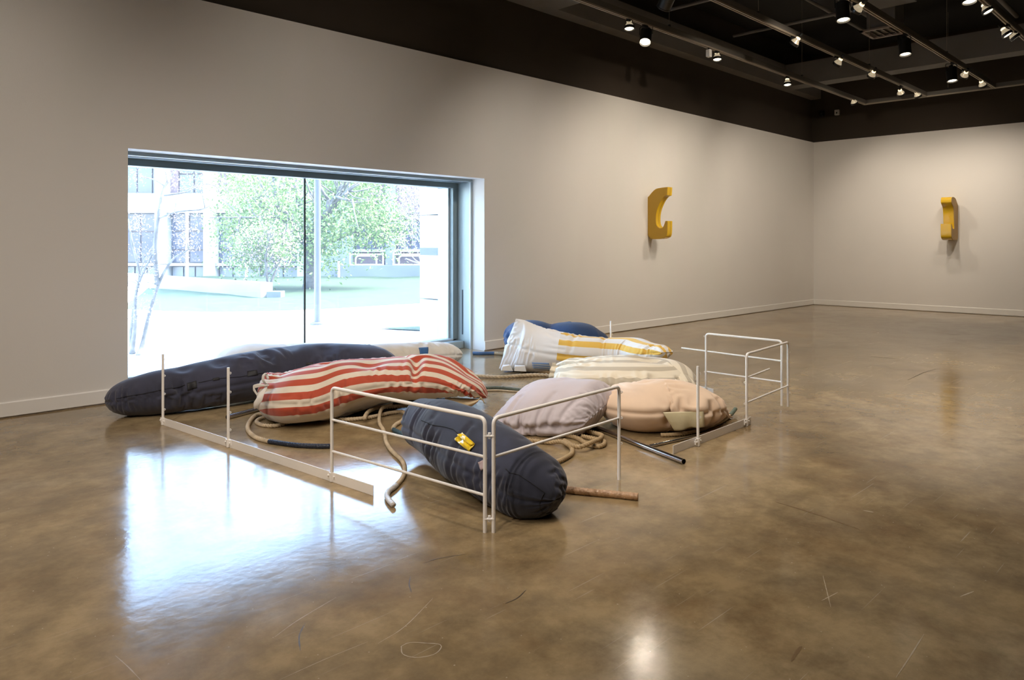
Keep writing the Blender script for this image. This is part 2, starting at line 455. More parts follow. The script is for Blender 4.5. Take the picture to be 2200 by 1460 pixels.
fl = MB().box(X0, WX + .4, Y0, OUT - .02, -0.3, 0.0).build('floor', 'floor'); prop(fl, kind='structure', label='polished brown concrete gallery floor', cat='floor')
w = MB()
w.box(X0, WXa, WY, OUT, 0, WHITE_TOP).box(WXb, WX + .4, WY, OUT, 0, WHITE_TOP).box(WXa, WXb, WY, OUT, WZ, WHITE_TOP)
wl = w.build('wall_left', 'wall'); prop(wl, kind='structure', label='long white gallery wall with the window', cat='wall')
wu = MB().box(X0, WX + .4, WY + .06, OUT, WHITE_TOP, CEIL).build('black_wall_band', 'black', wl)
wr = MB().box(WX, WX + .4, Y0, WY, 0, WHITE_TOP).build('wall_far', 'wall'); prop(wr, kind='structure', label='white end wall with the second yellow hook', cat='wall')
MB().box(WX + .06, WX + .4, Y0, WY + .06, WHITE_TOP, CEIL).build('black_wall_band', 'black', wr)
wb = MB().box(X0 - .3, X0, Y0, OUT, 0, WHITE_TOP).build('wall_back', 'wall'); prop(wb, kind='structure')
MB().box(X0 - .3, X0, Y0, OUT, WHITE_TOP, CEIL).build('black_wall_band', 'black', wb)
wf = MB().box(X0 - .3, WX + .4, Y0 - .3, Y0, 0, WHITE_TOP).build('wall_right', 'wall'); prop(wf, kind='structure')
MB().box(X0 - .3, WX + .4, Y0 - .3, Y0, WHITE_TOP, CEIL).build('black_wall_band', 'black', wf)
ce = MB().box(X0 - .3, WX + .4, Y0 - .3, OUT, CEIL, CEIL + .3).build('ceiling', 'ceil'); prop(ce, kind='structure', label='black open ceiling above the track lights', cat='ceiling')
# baseboards with a small top chamfer and shadow gap
def baseboard(name, a, b, nrm, lab):
    o = MB(); a = np.array(a, float); b = np.array(b, float); nrm = np.array(nrm, float)
    prof = [(0, 0.012), (0.014, 0.012), (0.014, 0.118), (0.008, 0.126), (0, 0.126)]
    V = [p + nrm * d + UPV * z for p in (a, b) for (d, z) in prof]
    o.add(V, [(0, 1, 6, 5), (1, 2, 7, 6), (2, 3, 8, 7), (3, 4, 9, 8), (4, 3, 2, 1, 0), (5, 6, 7, 8, 9)])
    ob = o.build(name, 'base'); prop(ob, kind='structure', label=lab, cat='baseboard'); return ob
baseboard('baseboard_left', (X0, WY, 0), (WXa, WY, 0), (0, -1, 0), 'white baseboard left of the window')
baseboard('baseboard_middle', (WXb, WY, 0), (WX, WY, 0), (0, -1, 0), 'white baseboard right of the window')
baseboard('baseboard_far', (WX, WY, 0), (WX, Y0, 0), (-1, 0, 0), 'white baseboard along the end wall')

# scuffs, scratches and an old repair outline on the concrete
M['scuff_dark'] = mat('rubber_scuff', (0.055, 0.038, 0.022), 0.4)
M['scuff_brown'] = mat('brown_stain', (0.17, 0.105, 0.045), 0.3)
M['scratch_pale'] = mat('pale_scratch', (0.40, 0.32, 0.22), 0.5)
def floor_mark(name, pts, wpx, m, closed=False):
    Q = [on_z(x, y, 0.0) for x, y in pts]
    if closed: Q = Q + Q[:1]
    pth = catmull(Q, .012) if len(Q) > 2 else np.linspace(Q[0], Q[1], 24)
    T = np.gradient(pth, axis=0); T /= np.linalg.norm(T, axis=1)[:, None]; Sd = np.cross(T, UPV)
    n = len(pth); rg = np.random.default_rng(len(pts) + int(pts[0][0]))
    u = np.linspace(0, 1, n)
    wd = wpx * np.linalg.norm(pth.mean(0)) / F * .5 * (rg.uniform(.6, 1.2, n)) * (1 if closed else np.sin(math.pi * np.clip(u, .04, .96)) ** .5)
    V = np.concatenate([pth + Sd * wd[:, None], pth - Sd * wd[:, None]]); V[:, 2] = .0007
    return mesh_obj(name, V, [(i, i + 1, n + i + 1, n + i) for i in range(n - 1)], m, fl)
for pts, wpx, m_ in (([(1868, 765), (1885, 767), (1925, 770)], 3, 'scuff_dark'), ([(2036, 718), (2064, 719)], 2.5, 'scuff_dark'), ([(1950, 816), (1985, 800), (2012, 792)], 2, 'scuff_dark'),
                    ([(1086, 1296), (1112, 1284), (1130, 1267)], 3, 'scuff_dark'), ([(882, 1238), (879, 1255), (884, 1272)], 2.5, 'scuff_dark'), ([(656, 1338), (643, 1365), (645, 1398)], 3, 'scuff_dark'),
                    ([(1668, 1078), (1750, 1103), (1850, 1138)], 7, 'scuff_brown'), ([(1700, 1420), (1712, 1400), (1722, 1388)], 8, 'scuff_brown'), ([(910, 1210), (940, 1200), (1000, 1190)], 2, 'scuff_dark'),
                    ([(590, 1368), (640, 1332), (722, 1283)], 1.8, 'scratch_pale'), ([(248, 1408), (275, 1432), (302, 1460)], 2.4, 'scratch_pale'), ([(812, 1382), (870, 1345), (930, 1285)], 1.5, 'scratch_pale'), ([(600, 1460), (700, 1415), (790, 1378)], 1.4, 'scratch_pale'),
                    ([(1925, 1455), (1955, 1410), (1985, 1362)], 2.6, 'scratch_pale'), ([(1768, 1236), (1785, 1304)], 1.6, 'scratch_pale'), ([(1765, 1290), (1800, 1272)], 2, 'scratch_pale'), ([(1855, 1096), (1877, 1100)], 3, 'scratch_pale'), ([(2063, 1281), (2092, 1270)], 2.5, 'scratch_pale')):
    floor_mark('floor_scuff' if m_ != 'scratch_pale' else 'floor_scratch', pts, wpx, m_)
floor_mark('repair_outline', [(862, 1388), (880, 1380), (915, 1381), (945, 1384), (946, 1394), (930, 1406), (895, 1412), (866, 1405)], 2.4, 'scratch_pale', True)

# ---- window
win = empty('window_1', ((WXa + WXb) / 2, GY, 0)); prop(win, kind='structure', label='wide floor-level window with grey metal frame', cat='window')
FY = WY + 0.51
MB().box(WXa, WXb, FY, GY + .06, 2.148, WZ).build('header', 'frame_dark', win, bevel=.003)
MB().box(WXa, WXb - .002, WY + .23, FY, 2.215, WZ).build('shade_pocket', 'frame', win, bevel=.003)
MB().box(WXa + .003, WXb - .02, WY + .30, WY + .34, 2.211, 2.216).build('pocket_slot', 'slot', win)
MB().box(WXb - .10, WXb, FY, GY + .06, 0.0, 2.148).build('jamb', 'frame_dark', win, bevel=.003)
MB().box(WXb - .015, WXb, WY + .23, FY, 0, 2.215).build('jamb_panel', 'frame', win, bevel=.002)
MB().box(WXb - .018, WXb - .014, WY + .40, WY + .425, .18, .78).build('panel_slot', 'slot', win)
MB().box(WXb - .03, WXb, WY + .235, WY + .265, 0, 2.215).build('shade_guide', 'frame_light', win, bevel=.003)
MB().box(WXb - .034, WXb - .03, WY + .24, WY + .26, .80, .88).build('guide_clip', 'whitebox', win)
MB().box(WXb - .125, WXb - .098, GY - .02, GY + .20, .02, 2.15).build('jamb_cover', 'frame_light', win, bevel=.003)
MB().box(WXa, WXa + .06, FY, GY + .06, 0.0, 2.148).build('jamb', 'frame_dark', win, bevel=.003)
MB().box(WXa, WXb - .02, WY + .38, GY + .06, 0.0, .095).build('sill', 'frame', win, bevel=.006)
MB().box(WXa, WXb - .04, FY, GY + .04, .095, .12).build('glazing_bar', 'frame_light', win, bevel=.003)
xj = on_y(655, 550, GY)[0]
g1 = MB().box(WXa + .03, xj - .008, GY, GY + .012, .10, 2.15).build('pane', 'glass', win)
g2 = MB().box(xj + .008, WXb - .09, GY, GY + .012, .10, 2.15).build('pane', 'glass', win)
MB().box(xj - .008, xj + .008, GY - .003, GY + .016, .10, 2.15).build('butt_joint', 'gasket', win)
# outside return of the wall: pale stone pier with open joints
pier = empty('stone_pier', (WXb + .2, GY + 1.0, 0)); prop(pier, 'pale stone pier with dark joints just outside the window', 'pier')
for (z0, z1, mt) in ((-.05, .62, 'pierstone'), (.635, 1.24, 'pierstone'), (1.24, 1.34, 'concrete2'), (1.34, 1.79, 'pierstone'), (1.805, 2.7, 'pierstone')):
    MB().box(WXb - .11, WXb + .6, GY + .22, GY + .62, z0, z1).build('stone_block', mt, pier, bevel=.006)

# ---- beams, ducts and services under the ceiling
b = MB().box(X0, WX, WY - .17, WY + .06, 4.70, 5.16).build('ceiling_beam', 'beam'); prop(b, 'grey soffit beam running along the top of the window wall', 'beam', 'ceiling beams')
b = MB().box(15.12, 15.52, Y0, WY - .17, 4.70, 5.16).build('ceiling_beam', 'beam'); prop(b, 'grey beam crossing the ceiling in front of the end wall', 'beam', 'ceiling beams')
b = MB().box(7.30, 7.86, Y0, WY - .17, 4.70, 5.2).build('ceiling_beam', 'beam'); prop(b, 'dark cross beam over the pillows at the top edge', 'beam', 'ceiling beams')
def duct(x0, x1, y0, y1, z0, z1, lab, flange=2.4):
    r = empty('ceiling_duct', ((x0 + x1) / 2, (y0 + y1) / 2, z0)); prop(r, lab, 'duct', 'ceiling ducts')
    MB().box(x0, x1, y0, y1, z0, z1).build('duct_body', 'duct', r, bevel=.01)
    x = x0 + flange
    while x < x1:
        MB().box(x, x + .03, y0 - .02, y1 + .02, z0 - .02, z1 + .02).build('flange', 'duct', r); x += flange
duct(3.0, 11.9, 3.45, 4.25, 4.95, 5.4, 'brown-grey air duct between the second and third light tracks')
duct(5.0, 13.2, 1.4, 2.3, 4.95, 5.5, 'brown-grey air duct near the top right corner')
for i, (y, z, r, lab) in enumerate(((5.0, 5.3, .03, 'thin dark pipe under the ceiling nearest the window wall'), (4.75, 5.42, .05, 'thicker dark pipe beside the thin ceiling pipe'), (2.75, 5.2, .035, 'dark pipe between the two air ducts'))):
    o = MB().tube(np.array([(X0 + 6, y, z), (WX - 2.2, y, z)]), r, 10).build('ceiling_pipe', 'beam', smooth=True); prop(o, lab, 'pipe', 'ceiling pipes')
for x, lab in ((10.2, 'dark conduit crossing the ceiling before the vent'), (12.3, 'dark conduit crossing the ceiling behind the vent')):
    o = MB().tube(np.array([(x, 0, 5.15), (x, 6.6, 5.15)]), .03, 8).build('ceiling_conduit', 'beam', smooth=True); prop(o, lab, 'pipe', 'ceiling pipes')
vc = on_z(1902, 70, 4.9)
vr = empty('air_vent', vc); prop(vr, 'square louvred air vent hanging from the black ceiling', 'vent')
h = .30
fr_ = MB()
for (a0, a1, b0, b1) in ((-h, h, -h, -h + .05), (-h, h, h - .05, h), (-h, -h + .05, -h, h), (h - .05, h, -h, h)):
    fr_.box(vc[0] + a0, vc[0] + a1, vc[1] + b0, vc[1] + b1, 4.9, 4.93)
fr_.build('vent_frame', 'vent', vr)
for k in range(5):
    yy = vc[1] - .2 + k * .1
    MB().obox((vc[0], yy, 4.925), (1, 0, 0), (0, .8, .6), (0, -.6, .8), h - .05, .035, .004).build('louvre', 'vent', vr)
MB().box(vc[0] - .22, vc[0] + .22, vc[1] - .22, vc[1] + .22, 4.94, CEIL).build('vent_box', 'beam', vr)
for (px, py, nm, mt, lab, s) in ((1800, 242, 'wall_sensor', 'whitebox', 'small white sensor box high on the black end wall', .05), (1767, 244, 'wall_camera', 'lampblack', 'small black device high on the end wall by the corner', .05)):
    p = on_x(px, py, WX + .06)
    r = empty(nm, p); prop(r, lab, 'sensor')
    MB().box(p[0] - .07, p[0], p[1] - s, p[1] + s, p[2] - .06, p[2] + .06).build('housing', mt, r, bevel=.008)
    MB().lathe((p[0] - .085, p[1], p[2] - .01), (1, 0, 0), [(0, .012), (.02, .018)], 12).build('sensor_eye', 'slot', r)

# ---- lighting tracks
TZ = 4.17
TY = [5.43, 4.33, 3.22, 2.16]
TEND = 15.43
ORD = ['first', 'second', 'third', 'fourth']
def track(a, b, lab, wires):
    a = np.array(a, float); b = np.array(b, float); c = (a + b) / 2
    r = empty('light_track', c); prop(r, lab, 'light track', 'lighting tracks')
    t = (b - a) / np.linalg.norm(b - a); s = np.cross(t, UPV); l = np.linalg.norm(b - a) / 2
    MB().obox(c + UPV * .055, t, s, UPV, l, .025, .035).build('rail_body', 'track_side', r)
    for k in (-1, 1):
        MB().obox(c + s * k * .017 + UPV * .01, t, s, UPV, l, .008, .010).build('rail_lip', 'track', r)
    MB().obox(c + UPV * .018, t, s, UPV, l, .009, .002).build('conductor', 'track', r)
    for q in wires:
        p = a + t * q
        MB().tube(np.array([p + UPV * .09, p + UPV * (CEIL - TZ)]), .003, 6).build('hanging_wire', 'track', r)
        MB().obox(p + UPV * .10, t, s, UPV, .015, .015, .02).build('wire_clamp', 'lampblack', r)
for i, y in enumerate(TY):
    track((-5, y, TZ), (TEND, y, TZ), '%s ceiling light track counted from the window wall' % ORD[i], (7, 11.5, 13.4 + .3 * i, 17.5))
track((TEND + .03, TY[0] + .03, TZ), (TEND + .03, -3, TZ), 'cross track joining the far ends of the light tracks', (1.5, 4.5))

DOWN = 'down'
def aim_dir(p, tgt):
    d = np.asarray(tgt, float) - p; return d / np.linalg.norm(d)
def lamp(px, py, ti, kind, tgt, power, lab=None, pos=None, cone=125, blend=1.0, visible=True):
    y = TY[ti]
    p = on_y(px, py, y) if pos is None else np.array(pos, float)
    if tgt is DOWN: tgt = p + np.array([-.15, -.12, -1.0])
    d = aim_dir(p, tgt)
    top = np.array([p[0], y, TZ])
    r = empty('track_can_light' if kind == 'can' else 'track_bulb_light', top)
    prop(r, lab, 'track light', 'black can lights' if kind == 'can' else 'bare bulb track lights')
    MB().box(top[0] - .045, top[0] + .045, y - .018, y + .018, TZ - .03, TZ + .012).build('adapter', 'lampblack', r, bevel=.004)
    if kind == 'can':
        L_ = .21; R_ = .075
        back = p - d * L_
        MB().tube(np.array([top + UPV * -.02, back + UPV * .03]), .012, 10).build('stem', 'lampblack', r)
        c = MB(); c.lathe(back, d, [(-.03, .03), (0, .045), (.015, R_), (L_ - .004, R_), (L_, R_ + .004), (L_ + .012, R_ + .004), (L_ + .012, R_ - .006), (L_ - .02, R_ - .012)], 24, True, False)
        c.build('can', 'lampblack', r, auto=True)
        MB().lathe(p - d * .012, d, [(0, R_ - .012), (.008, R_ - .02), (.011, 0.005)], 24).build('lens', 'lens', r, smooth=True)
        y1 = MB(); s = np.cross(d, UPV); s = s / (np.linalg.norm(s) + 1e-9)
        y1.tube(bent([back + d * .07 + s * .082, back + d * .0 + s * .082 + UPV * .06, back - s * .082 + UPV * .06 + d * 0, back - s * .082 + d * .07], .03), .005, 6)
        y1.build('yoke', 'lampblack', r)
    else:
        back = p - d * .125
        MB().tube(np.array([top + UPV * -.02, (top + back) / 2 - UPV * .02, back - d * .01]), .014, 10).build('stem', 'lampblack', r)
        MB().lathe(back - d * .055, d, [(0, .018), (.008, .022), (.055, .022), (.06, .017)], 16).build('socket', 'lampblack', r, auto=True)
        MB().lathe(back, d, [(0, .018), (.02, .024), (.045, .034), (.075, .052), (.095, .060)], 22, True, False).build('bulb_reflector', 'bulbmetal', r, auto=True)
        MB().lathe(back + d * .012, d, [(0, .027), (.008, .031), (.016, .031), (.02, .028)], 16, False, False).build('bulb_neck', 'bulbglow', r, auto=True)
        MB().lathe(back + d * .09, d, [(0, .059), (.0, .066), (.034, .066), (.036, .062), (.03, .058)], 22, False, False).build('trim_ring', 'lampblack', r, auto=True)
        MB().lathe(back + d * .108, d, [(0, .056), (.008, .045), (.012, .004)], 22, False).build('lens', 'lens', r, smooth=True)
        MB().tube(bent([top + UPV * -.02 + np.array([.03, 0, 0]), back + np.array([.06, .02, .05]), back - d * .05], .03), .003, 6).build('cord', 'lampblack', r)
    ld = bpy.data.lights.new('lamp_beam', 'SPOT'); ld.energy = power * LAMP_POWER; ld.color = (1.0, .865, .70) if pos is None else (1.0, .88, .75)
    ld.spot_size = math.radians(cone); ld.spot_blend = blend; ld.shadow_soft_size = .05
    lo = bpy.data.objects.new('lamp_beam', ld); COL.objects.link(lo)
    wp = p + d * .03
    inv = world_mat(r).inverted()
    lo.parent = r; lo.location = inv @ Vector(wp)
    lo.rotation_euler = Vector(-d).to_track_quat('Z', 'Y').to_euler()
    return r

tr = ['the track nearest the window wall', 'the second light track', 'the third light track', 'the track at the top right corner']
WP = 420
# first track
lamp(1352, 63, 0, 'bulb', DOWN, WP * .6, 'bare bulb light beside the bright can on ' + tr[0], cone=100)
lamp(1386, 90, 0, 'can', (5.6, 4.3, 0.2), WP * .7, 'black can light shining straight out on ' + tr[0], cone=80)
lamp(1541, 129, 0, 'bulb', DOWN, WP * .6, 'bare bulb light just past the white box on ' + tr[0], cone=100)
lamp(1692, 183, 0, 'bulb', DOWN, WP * .6, 'lowest hanging bare bulb midway along ' + tr[0], cone=100)
lamp(1836, 223, 0, 'bulb', (16.9, 5.2, 1.5), WP * .95, 'bare bulb light at the far end of ' + tr[0], cone=90)
# second track
lamp(1704, 96, 1, 'bulb', (9.8, 7.0, 1.4), WP * 2.1, 'bare bulb light tilted left, nearest on ' + tr[1], cone=100)
lamp(1797, 140, 1, 'bulb', (12.0, 7.0, 1.2), WP * 2.1, 'bare bulb light second along ' + tr[1], cone=100)
lamp(1871, 165, 1, 'bulb', (14.8, 7.0, 1.2), WP * 2.1, 'bare bulb light just before the cross beam on ' + tr[1], cone=100)
lamp(1936, 203, 1, 'bulb', (16.9, 4.5, 1.6), WP * .95, 'left of the two bulbs at the far end of ' + tr[1], cone=90)
lamp(1973, 208, 1, 'bulb', (16.9, 3.7, 1.5), WP * .95, 'right of the two bulbs at the far end of ' + tr[1], cone=90)
# third track
lamp(1812, 42, 2, 'can', DOWN, WP, 'largest black can light, nearest on ' + tr[2], cone=95)
lamp(1838, 24, 2, 'bulb', (10.4, 7.0, 1.7), WP * 2.1, 'bare bulb light right behind the largest can light', cone=90)
lamp(1945, 116, 2, 'can', DOWN, WP, 'middle black can light on ' + tr[2], cone=95)
lamp(2046, 173, 2, 'can', DOWN, WP, 'farthest black can light on ' + tr[2], cone=95)
lamp(2070, 165, 2, 'bulb', (16.9, 5.8, 1.3), WP * 1.3, 'bare bulb light right of the farthest can light', cone=100)
lamp(2112, 186, 2, 'bulb', (16.9, 2.8, 1.5), WP * .95, 'bare bulb light at the far end of ' + tr[2], cone=90)
# fourth track
lamp(2083, 3, 3, 'can', DOWN, WP, 'can light cut by the top edge of the picture', cone=95)
lamp(2124, 26, 3, 'bulb', (10.2, 0.2, 0.2), WP, 'bare bulb light tilted right, nearest on ' + tr[3], cone=90)
lamp(2166, 76, 3, 'bulb', (11.4, 0.0, .4), WP * .95, 'left of the paired bulbs on ' + tr[3], cone=90)
lamp(2183, 82, 3, 'bulb', (12.4, -.2, .8), WP * .95, 'right of the paired bulbs on ' + tr[3], cone=90)
# the same tracks go on overhead; unseen can lights added there as fill
for (x, ti, tx, ty, tz, pw) in ((6.6, 1, 7.8, 6.95, 1.1, 1.7), (3.6, 1, 4.4, 7.0, 1.9, .60), (0.6, 1, 0.9, 6.9, 1.4, 1.05), (-2.6, 1, -1.6, 6.9, 1.4, 1.2),
                                (5.6, 3, 5.6, .4, 0, 1.3), (2.6, 3, 3.0, .6, 0, 1.1), (7.6, 3, 8.4, .2, 0, 1.4),
                                (4.6, 1, 3.8, 4.6, 0, .7), (0.6, 2, 2.6, 5.2, 0, 1.2),
                                (6.0, 2, 5.2, 4.4, 0, 1.0), (2.4, 2, 3.6, 4.0, 0, 1.3), (-.8, 2, 2.0, 4.0, .2, 1.8),
                                (7.0, 3, 6.4, 2.4, 0, 1), (4.0, 3, 4.6, 3.4, 0, 1.2), (1.2, 3, 2.8, 3.0, 0, 1.4), (8.2, 3, 8.6, 2.2, 0, 1), (-1.6, 3, 2.0, 3.2, .2, 2.0), (-3.6, 3, 2.6, 4.6, .3, 2.4)):
    r = lamp(0, 0, ti, 'can', (tx, ty, tz), WP * pw, 'unseen black can light added on a track above the camera', pos=(x, TY[ti], TZ - .3), cone=100, blend=1.0)
    r['group'] = 'added can lights above the camera'
pb = on_y(1523, 103, TY[0])
r = empty('track_junction_box', (pb[0], TY[0], TZ)); prop(r, 'small white box clipped under the first light track', 'junction box')
MB().box(pb[0] - .035, pb[0] + .035, TY[0] - .03, TY[0] + .03, TZ - .125, TZ - .02).build('box_body', 'whitebox', r, bevel=.006)
MB().box(pb[0] - .012, pb[0] + .012, TY[0] - .012, TY[0] + .012, TZ - .02, TZ + .012).build('box_clip', 'lampblack', r)

# ================================================================== YELLOW WALL HOOKS
def prism(poly_a, shift, name, m_side, m_face, parent, bevel=.006):
    """polygon (world points) pushed along shift; face_a gets m_face"""
    A = [np.asarray(p, float) for p in poly_a]; n = len(A)
    V = A + [p + shift for p in A]
    Fc = [tuple(range(n)), tuple(range(2 * n - 1, n - 1, -1))] + [(i, i + n, (i + 1) % n + n, (i + 1) % n) for i in range(n)]
    o = mesh_obj(name, V, Fc, m_side, parent)
    o.data.materials.append(M[m_face])
    o.data.polygons[0].material_index = 1; o.data.polygons[1].material_index = 1
    # consistent outward normals
    import bmesh
    bm = bmesh.new(); bm.from_mesh(o.data); bmesh.ops.recalc_face_normals(bm, faces=bm.faces); bm.to_mesh(o.data); bm.free()
    md = o.modifiers.new('bevel', 'BEVEL'); md.width = bevel; md.segments = 2; md.limit_method = 'ANGLE'; md.angle_limit = math.radians(35)
    o.data.polygons.foreach_set('use_smooth', [True] * len(o.data.polygons))
    o.data.set_sharp_from_angle(angle=math.radians(35))
    return o
def smooth_poly(pts, n=5, closed=True, keep=()):
    """round the corners of a drawn profile"""
    P = [np.asarray(p, float) for p in pts]; out = []
    for i, p in enumerate(P):
        if i in keep: out.append(p); continue
        a, c = P[i - 1], P[(i + 1) % len(P)]
        p0, p1 = p + (a - p) * .38, p + (c - p) * .38
        for k in range(n + 1):
            t = k / n; out.append((1 - t) ** 2 * p0 + 2 * t * (1 - t) * p + t * t * p1)
    return out
HX = on_y(1391.2, 470, WY)[0]
c1 = [(375, 318), (395, 298), (440, 240), (500, 183), (600, 165), (690, 156), (680, 286), (640, 300), (590, 360), (550, 440), (520, 520), (505, 600),
      (503, 690), (515, 760), (560, 805), (605, 797), (630, 755), (652, 688), (690, 688), (686, 880), (670, 940), (610, 968), (500, 976), (420, 972), (388, 940), (375, 905)]
face = [on_x(1340 + x / 7.3, 380 + y / 7.3, HX) for x, y in c1]
for p in face: p[1] = min(p[1], WY)
r = empty('wall_hook', (HX + .07, WY, 1.46)); prop(r, 'yellow C-shaped wall hook with square jaws on the window wall', 'wall hook', 'yellow wall hooks')
fp = smooth_poly(face, 4, keep=(0, 1, 5, 6, 17, 18, 25))
prism(fp, np.array([.082, 0, 0]), 'thick_ply', 'hook', 'hook_face', r)
prism([p + np.array([.087, 0, 0]) for p in fp], np.array([.055, 0, 0]), 'thin_ply', 'hook', 'hook_face', r)
pb_ = [p + np.array([.080, 0, 0]) for p in fp]
cc = np.mean(pb_, axis=0)
HY2 = on_x(2057.4, 474, WX)[1]
c2 = [(690, 183), (725, 190), (752, 215), (772, 275), (800, 330), (800, 900), (780, 935), (740, 940), (706, 935), (688, 905), (680, 860), (680, 648), (690, 690), (700, 742), (730, 748),
      (726, 620), (722, 480), (715, 365), (690, 310), (680, 275), (683, 215)]
face = [on_y(1960 + x / 8.1125, 400 + y / 8.1125, HY2) for x, y in c2]
for p in face: p[0] = min(p[0], WX)
r = empty('wall_hook', (WX, HY2 + .09, 1.46)); prop(r, 'yellow rounded C-shaped hook with tan edge on the end wall', 'wall hook', 'yellow wall hooks')
fp = smooth_poly(face, 5, keep=(4, 5, 11))
prism(fp, np.array([0, .19, 0]), 'hook_body', 'hook', 'hook_face2', r, .008)
prism([np.array([WX - .012, p[1], p[2]]) if False else p for p in fp], np.array([0, -.006, 0]), 'side_veneer', 'hook_face2', 'hook_face2', r, .001)

# ================================================================== WHITE GUARD RAILS
PR, BR = .0098, .0072
ZT, ZM, ZL = .553, .366, .180
def fl_(px, py): return on_z(px, py, 0.0)
def V3(p, z): return np.array([p[0], p[1], z])
def post(parent, p, top=ZT, name='post'):
    return MB().tube(np.array([V3(p, 0), V3(p, top)]), PR, 14).build(name, 'rail', parent, auto=True)
def eyelets(parent, p, direction, zs):
    d = np.asarray(direction, float)
    for z in zs:
        c = V3(p, z) + d * (PR + .004)
        t = np.linspace(0, 2 * math.pi, 13)[:-1]
        ring = [c + d * .006 * math.cos(a) + UPV * .006 * math.sin(a) for a in t]
        MB().tube(np.array(ring + ring[:1]), .0022, 6, False).build('eyelet', 'rail', parent, smooth=True)
def clamp(parent, p, t, z=.035):
    """pipe clamp that bolts the post to the kick bar"""
    t = np.asarray(t, float); s = np.cross(t, UPV)
    r = MB().lathe(V3(p, .004), UPV, [(0, PR + .004), (.052, PR + .004)], 14).build('clamp_sleeve', 'rail', parent, auto=True)
    for k in (-1, 1):
        MB().obox(V3(p, z) + t * k * .024, t, s, UPV, .014, .004, .019).build('clamp_plate', 'rail', parent, bevel=.002)
        MB().lathe(V3(p, z) + t * k * .027 - s * .012, s, [(0, .0035), (.004, .0075), (.007, .0075), (.018, .0075), (.024, .004)], 8).build('clamp_bolt', 'rail', parent)
def hoop(parent, a, b, zt=ZT, rad=.035, name='hoop'):
    return MB().tube(bent([V3(a, 0), V3(a, zt), V3(b, zt), V3(b, 0)], rad, 8), PR, 14).build(name, 'rail', parent, auto=True)
def bar(parent, a, b, z, r=BR):
    return MB().tube(np.array([V3(a, z), V3(b, z)]), r, 12).build('cross_bar', 'rail', parent, auto=True)
P1, P2, P3, C1 = fl_(350, 912.5), fl_(490.5, 960.5), fl_(713, 1034.5), fl_(1042, 1143)
C2, P4 = fl_(1060.5, 1143), fl_(1330, 1030)
P5, P6, P7 = fl_(1499.5, 958), fl_(1604, 915), at(1693, 733, 6.36)
P8, P9 = at(1517, 716, 6.92), at(1312.5, 688, 8.09)
KE = fl_(809, 1062)
# left rail
r = empty('guard_rail', V3((P1 + C1) / 2, 0)); prop(r, 'long white guard rail on the left with kick bar, two stub posts and three-bar hoop', 'guard rail', 'white guard rails')
tdir = (P3 - P1) / np.linalg.norm(P3 - P1); sdir = np.cross(tdir, UPV)
kb = MB()
off = -sdir * 0.0
a_ = V3(P1, 0) - tdir * .02 + off; e_ = V3(P3, 0) + tdir * np.linalg.norm(KE - P3)
kb.beam(a_, e_, .005, .058); kb.build('kick_bar', 'rail', r, bevel=.0015)
for p in (P1, P2):
    post(r, p, ZT - .005); clamp(r, p, tdir); eyelets(r, p, RT, (.51, .38, .24, .12))
hoop(r, P3, C1); clamp(r, P3, tdir)
tj = (C1 - P3) / np.linalg.norm(C1 - P3)
bar(r, P3, C1, ZM); bar(r, P3, C1, ZL)
# front rail
r = empty('guard_rail', V3((C2 + P4) / 2, 0)); prop(r, 'white two-bar guard rail hoop in front of the lavender pillow', 'guard rail', 'white guard rails')
hoop(r, C2, P4); bar(r, C2, P4, ZM)
eyelets(r, P4, RT, (.52, ZM, .215))
for z in (.468, .066):
    r2 = empty('pipe_coupling', V3((C1 + C2) / 2, z)); prop(r2, '%s white coupling joining the two front corner posts' % ('upper' if z > .2 else 'lower'), 'coupling', 'couplings at the front corner')
    c = (C1 + C2) / 2; t = (C2 - C1) / np.linalg.norm(C2 - C1); s = np.cross(t, UPV)
    MB().obox(V3(c, z) + s * .0, t, s, UPV, .024, .011, .0035).build('plate', 'rail', r2, bevel=.0015)
    MB().lathe(V3(c, z - .014), UPV, [(0, .006), (.006, .006), (.006, .0035), (.022, .0035), (.022, .007), (.029, .007)], 8).build('bolt', 'rail', r2)
# right rail
r = empty('guard_rail', V3((P5 + P7) / 2, 0)); prop(r, 'white guard rail on the right with kick bar beside the peach pillow', 'guard rail', 'white guard rails')
K0, K1 = fl_(1446, 975), fl_(1612.5, 911)
tdir = (P6 - P5) / np.linalg.norm(P6 - P5)
MB().beam(V3(K0, 0), V3(K1, 0), .005, .058).build('kick_bar', 'rail', r, bevel=.0015)
post(r, P5, ZT); clamp(r, P5, tdir); eyelets(r, P5, RT, (.5, .2))
hoop(r, P6, P7); clamp(r, P6, tdir); bar(r, P6, P7, ZL); eyelets(r, P6, -RT, (.535, .335, .172))
sb = on_z(1653, 792, .371)
bar(r, P6, sb, .371); eyelets(r, P7, RT, (.47, .12))
# rear rail
P7b = P7 + np.array([0, .045, 0]) - RT * .01
r = empty('guard_rail', V3((P8 + P7) / 2, 0)); prop(r, 'white guard rail hoop at the back with one bar sticking out left', 'guard rail', 'white guard rails')
hoop(r, P7b, P8, ZT + .006); bar(r, P7b, at(1464.5, 747, 7.2), .386); bar(r, P7b, P8, .205)
tb = (P9 - P8); tb[2] = 0; tb /= np.linalg.norm(tb)
MB().beam(V3(P8, 0) - tb * .09, V3(P9, 0) + tb * .25, .005, .058).build('kick_bar', 'rail', r, bevel=.0015)
clamp(r, P8, tb); eyelets(r, P8, -RT, (.535, .2))
post(r, P9, ZT); clamp(r, P9, tb); eyelets(r, P9, RT, (.52, .44, .41))

